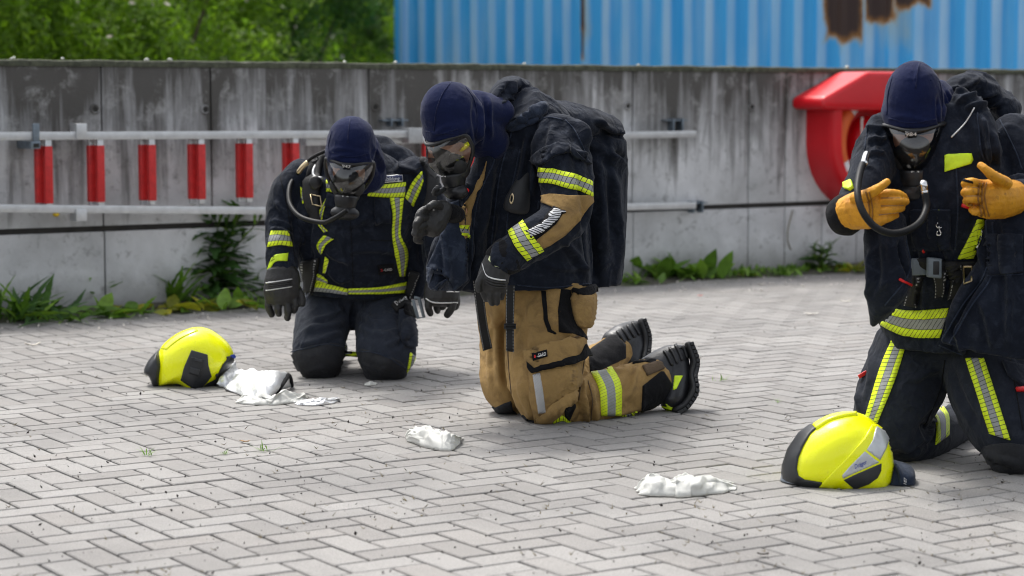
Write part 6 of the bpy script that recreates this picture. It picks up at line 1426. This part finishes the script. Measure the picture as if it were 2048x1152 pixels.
    mk('lining', [q - Vector((0.012, 0, 0)) for q in hole] + [cc - Vector((0.03, 0, 0))], [[i, i+1, len(hole)] for i in range(len(hole)-1)], 'black_fabric', nc)
helmet_r(); helmet_l()
def cloth_heap(name, label, cat, top, D, mat, rs, thin=1.0, parts=()):
    """thin crumpled sheet on the paving. top: (pixel x, pixel y of its upper outline, pixel y where it meets the ground); D depth in metres"""
    xs = np.array([q[0] for q in top], float); yt = np.array([q[1] for q in top], float); yb = np.array([q[2] for q in top], float)
    nU, nV = 110, 46; U_ = np.linspace(xs[0], xs[-1], nU); T = np.interp(U_, xs, yt); B = np.interp(U_, xs, yb); V = []
    I, K = [a.ravel() for a in np.meshgrid(np.arange(nU), np.arange(nV), indexing='ij')]; t = K/(nV-1)
    G = np.array([list(gnd(U_[i], B[i])) for i in range(nU)])[I]; h = np.maximum(0.004, (B-T)[I]*G[:, 1]/FPX*0.88); end = np.minimum(I, nU-1-I)/8
    q = np.stack([U_[I]*0.032+rs, t*2.6, np.full(len(I), rs*1.7)], 1); w_ = (fbm(q*1.1+4, 2)*1.3)[:, None]
    r1 = np.clip(1-np.abs(vnoise(q+w_))*1.9, 0, 1)**1.1; r2 = np.clip(1-np.abs(vnoise(q*2.3+w_+9))*2.2, 0, 1)**1.6
    z = h*np.sin(math.pi*t)**0.7*np.minimum(1, 0.35+end)*(1-0.45*thin + thin*(0.42*np.maximum(0, r1)+0.1*np.maximum(0, r2))) + 0.003
    z[(K == 0) | (K == nV-1)] = 0.002
    wob = 0.25*fbm(np.stack([U_[I]*0.05, np.full(len(I), rs), 0*t], 1))
    V = np.stack([G[:, 0] + 0.008*vnoise(q*3+2), G[:, 1] + D*t*(1+wob) + 0.012*vnoise(q*2+7), z], 1)
    F = [[i*nV+k, (i+1)*nV+k, (i+1)*nV+k+1, i*nV+k+1] for i in range(nU-1) for k in range(nV-1)]
    V = np.array(V); n_ = vnormals(V, F)
    sv, sf = solid([Vector(q) for q in V], [Vector(q) for q in n_], F, 0.0004, 0.0002)
    return mk(name, sv, sf, mat, label=label, cat=cat)
cloth_heap('latex_glove', 'crumpled white glove lying against the silver neck cloth', 'glove', [(470, 800, 808), (482, 792, 810), (505, 796, 811), (515, 782, 811), (524, 784, 811), (540, 796, 812), (556, 784, 810), (566, 778, 809), (578, 784, 808), (592, 790, 807), (608, 788, 803), (612, 796, 802)], 0.10, 'latex', 2.3)
cloth_heap('foil_scrap', 'flat crinkled silver white scrap right of the white glove', 'cloth', [(592, 806, 810), (610, 801, 812), (635, 797, 812), (660, 796, 809), (676, 797, 804)], 0.06, 'alu_cloth', 5.1)
cloth_heap('latex_glove', 'crumpled white glove heap before the knees of the middle person', 'glove', [(812, 866, 884), (822, 854, 888), (840, 852, 894), (866, 852, 900), (884, 858, 903), (900, 870, 903), (914, 878, 898), (922, 882, 890)], 0.13, 'latex', 3.7, 0.7)
cloth_heap('latex_glove', 'wide crumpled white cloth glove left of the right helmet', 'glove', [(1276, 984, 990), (1290, 966, 992), (1304, 948, 993), (1318, 950, 994), (1332, 962, 995), (1350, 958, 996), (1374, 948, 995), (1400, 950, 994), (1430, 958, 990), (1452, 966, 986), (1472, 974, 981)], 0.12, 'latex', 7.9, 0.45)
cloth_heap('paper_scrap', 'tiny white paper scrap by the knee of the left person', 'litter', [(730, 768, 771), (740, 764, 772), (752, 767, 771)], 0.03, 'latex', 1.1)
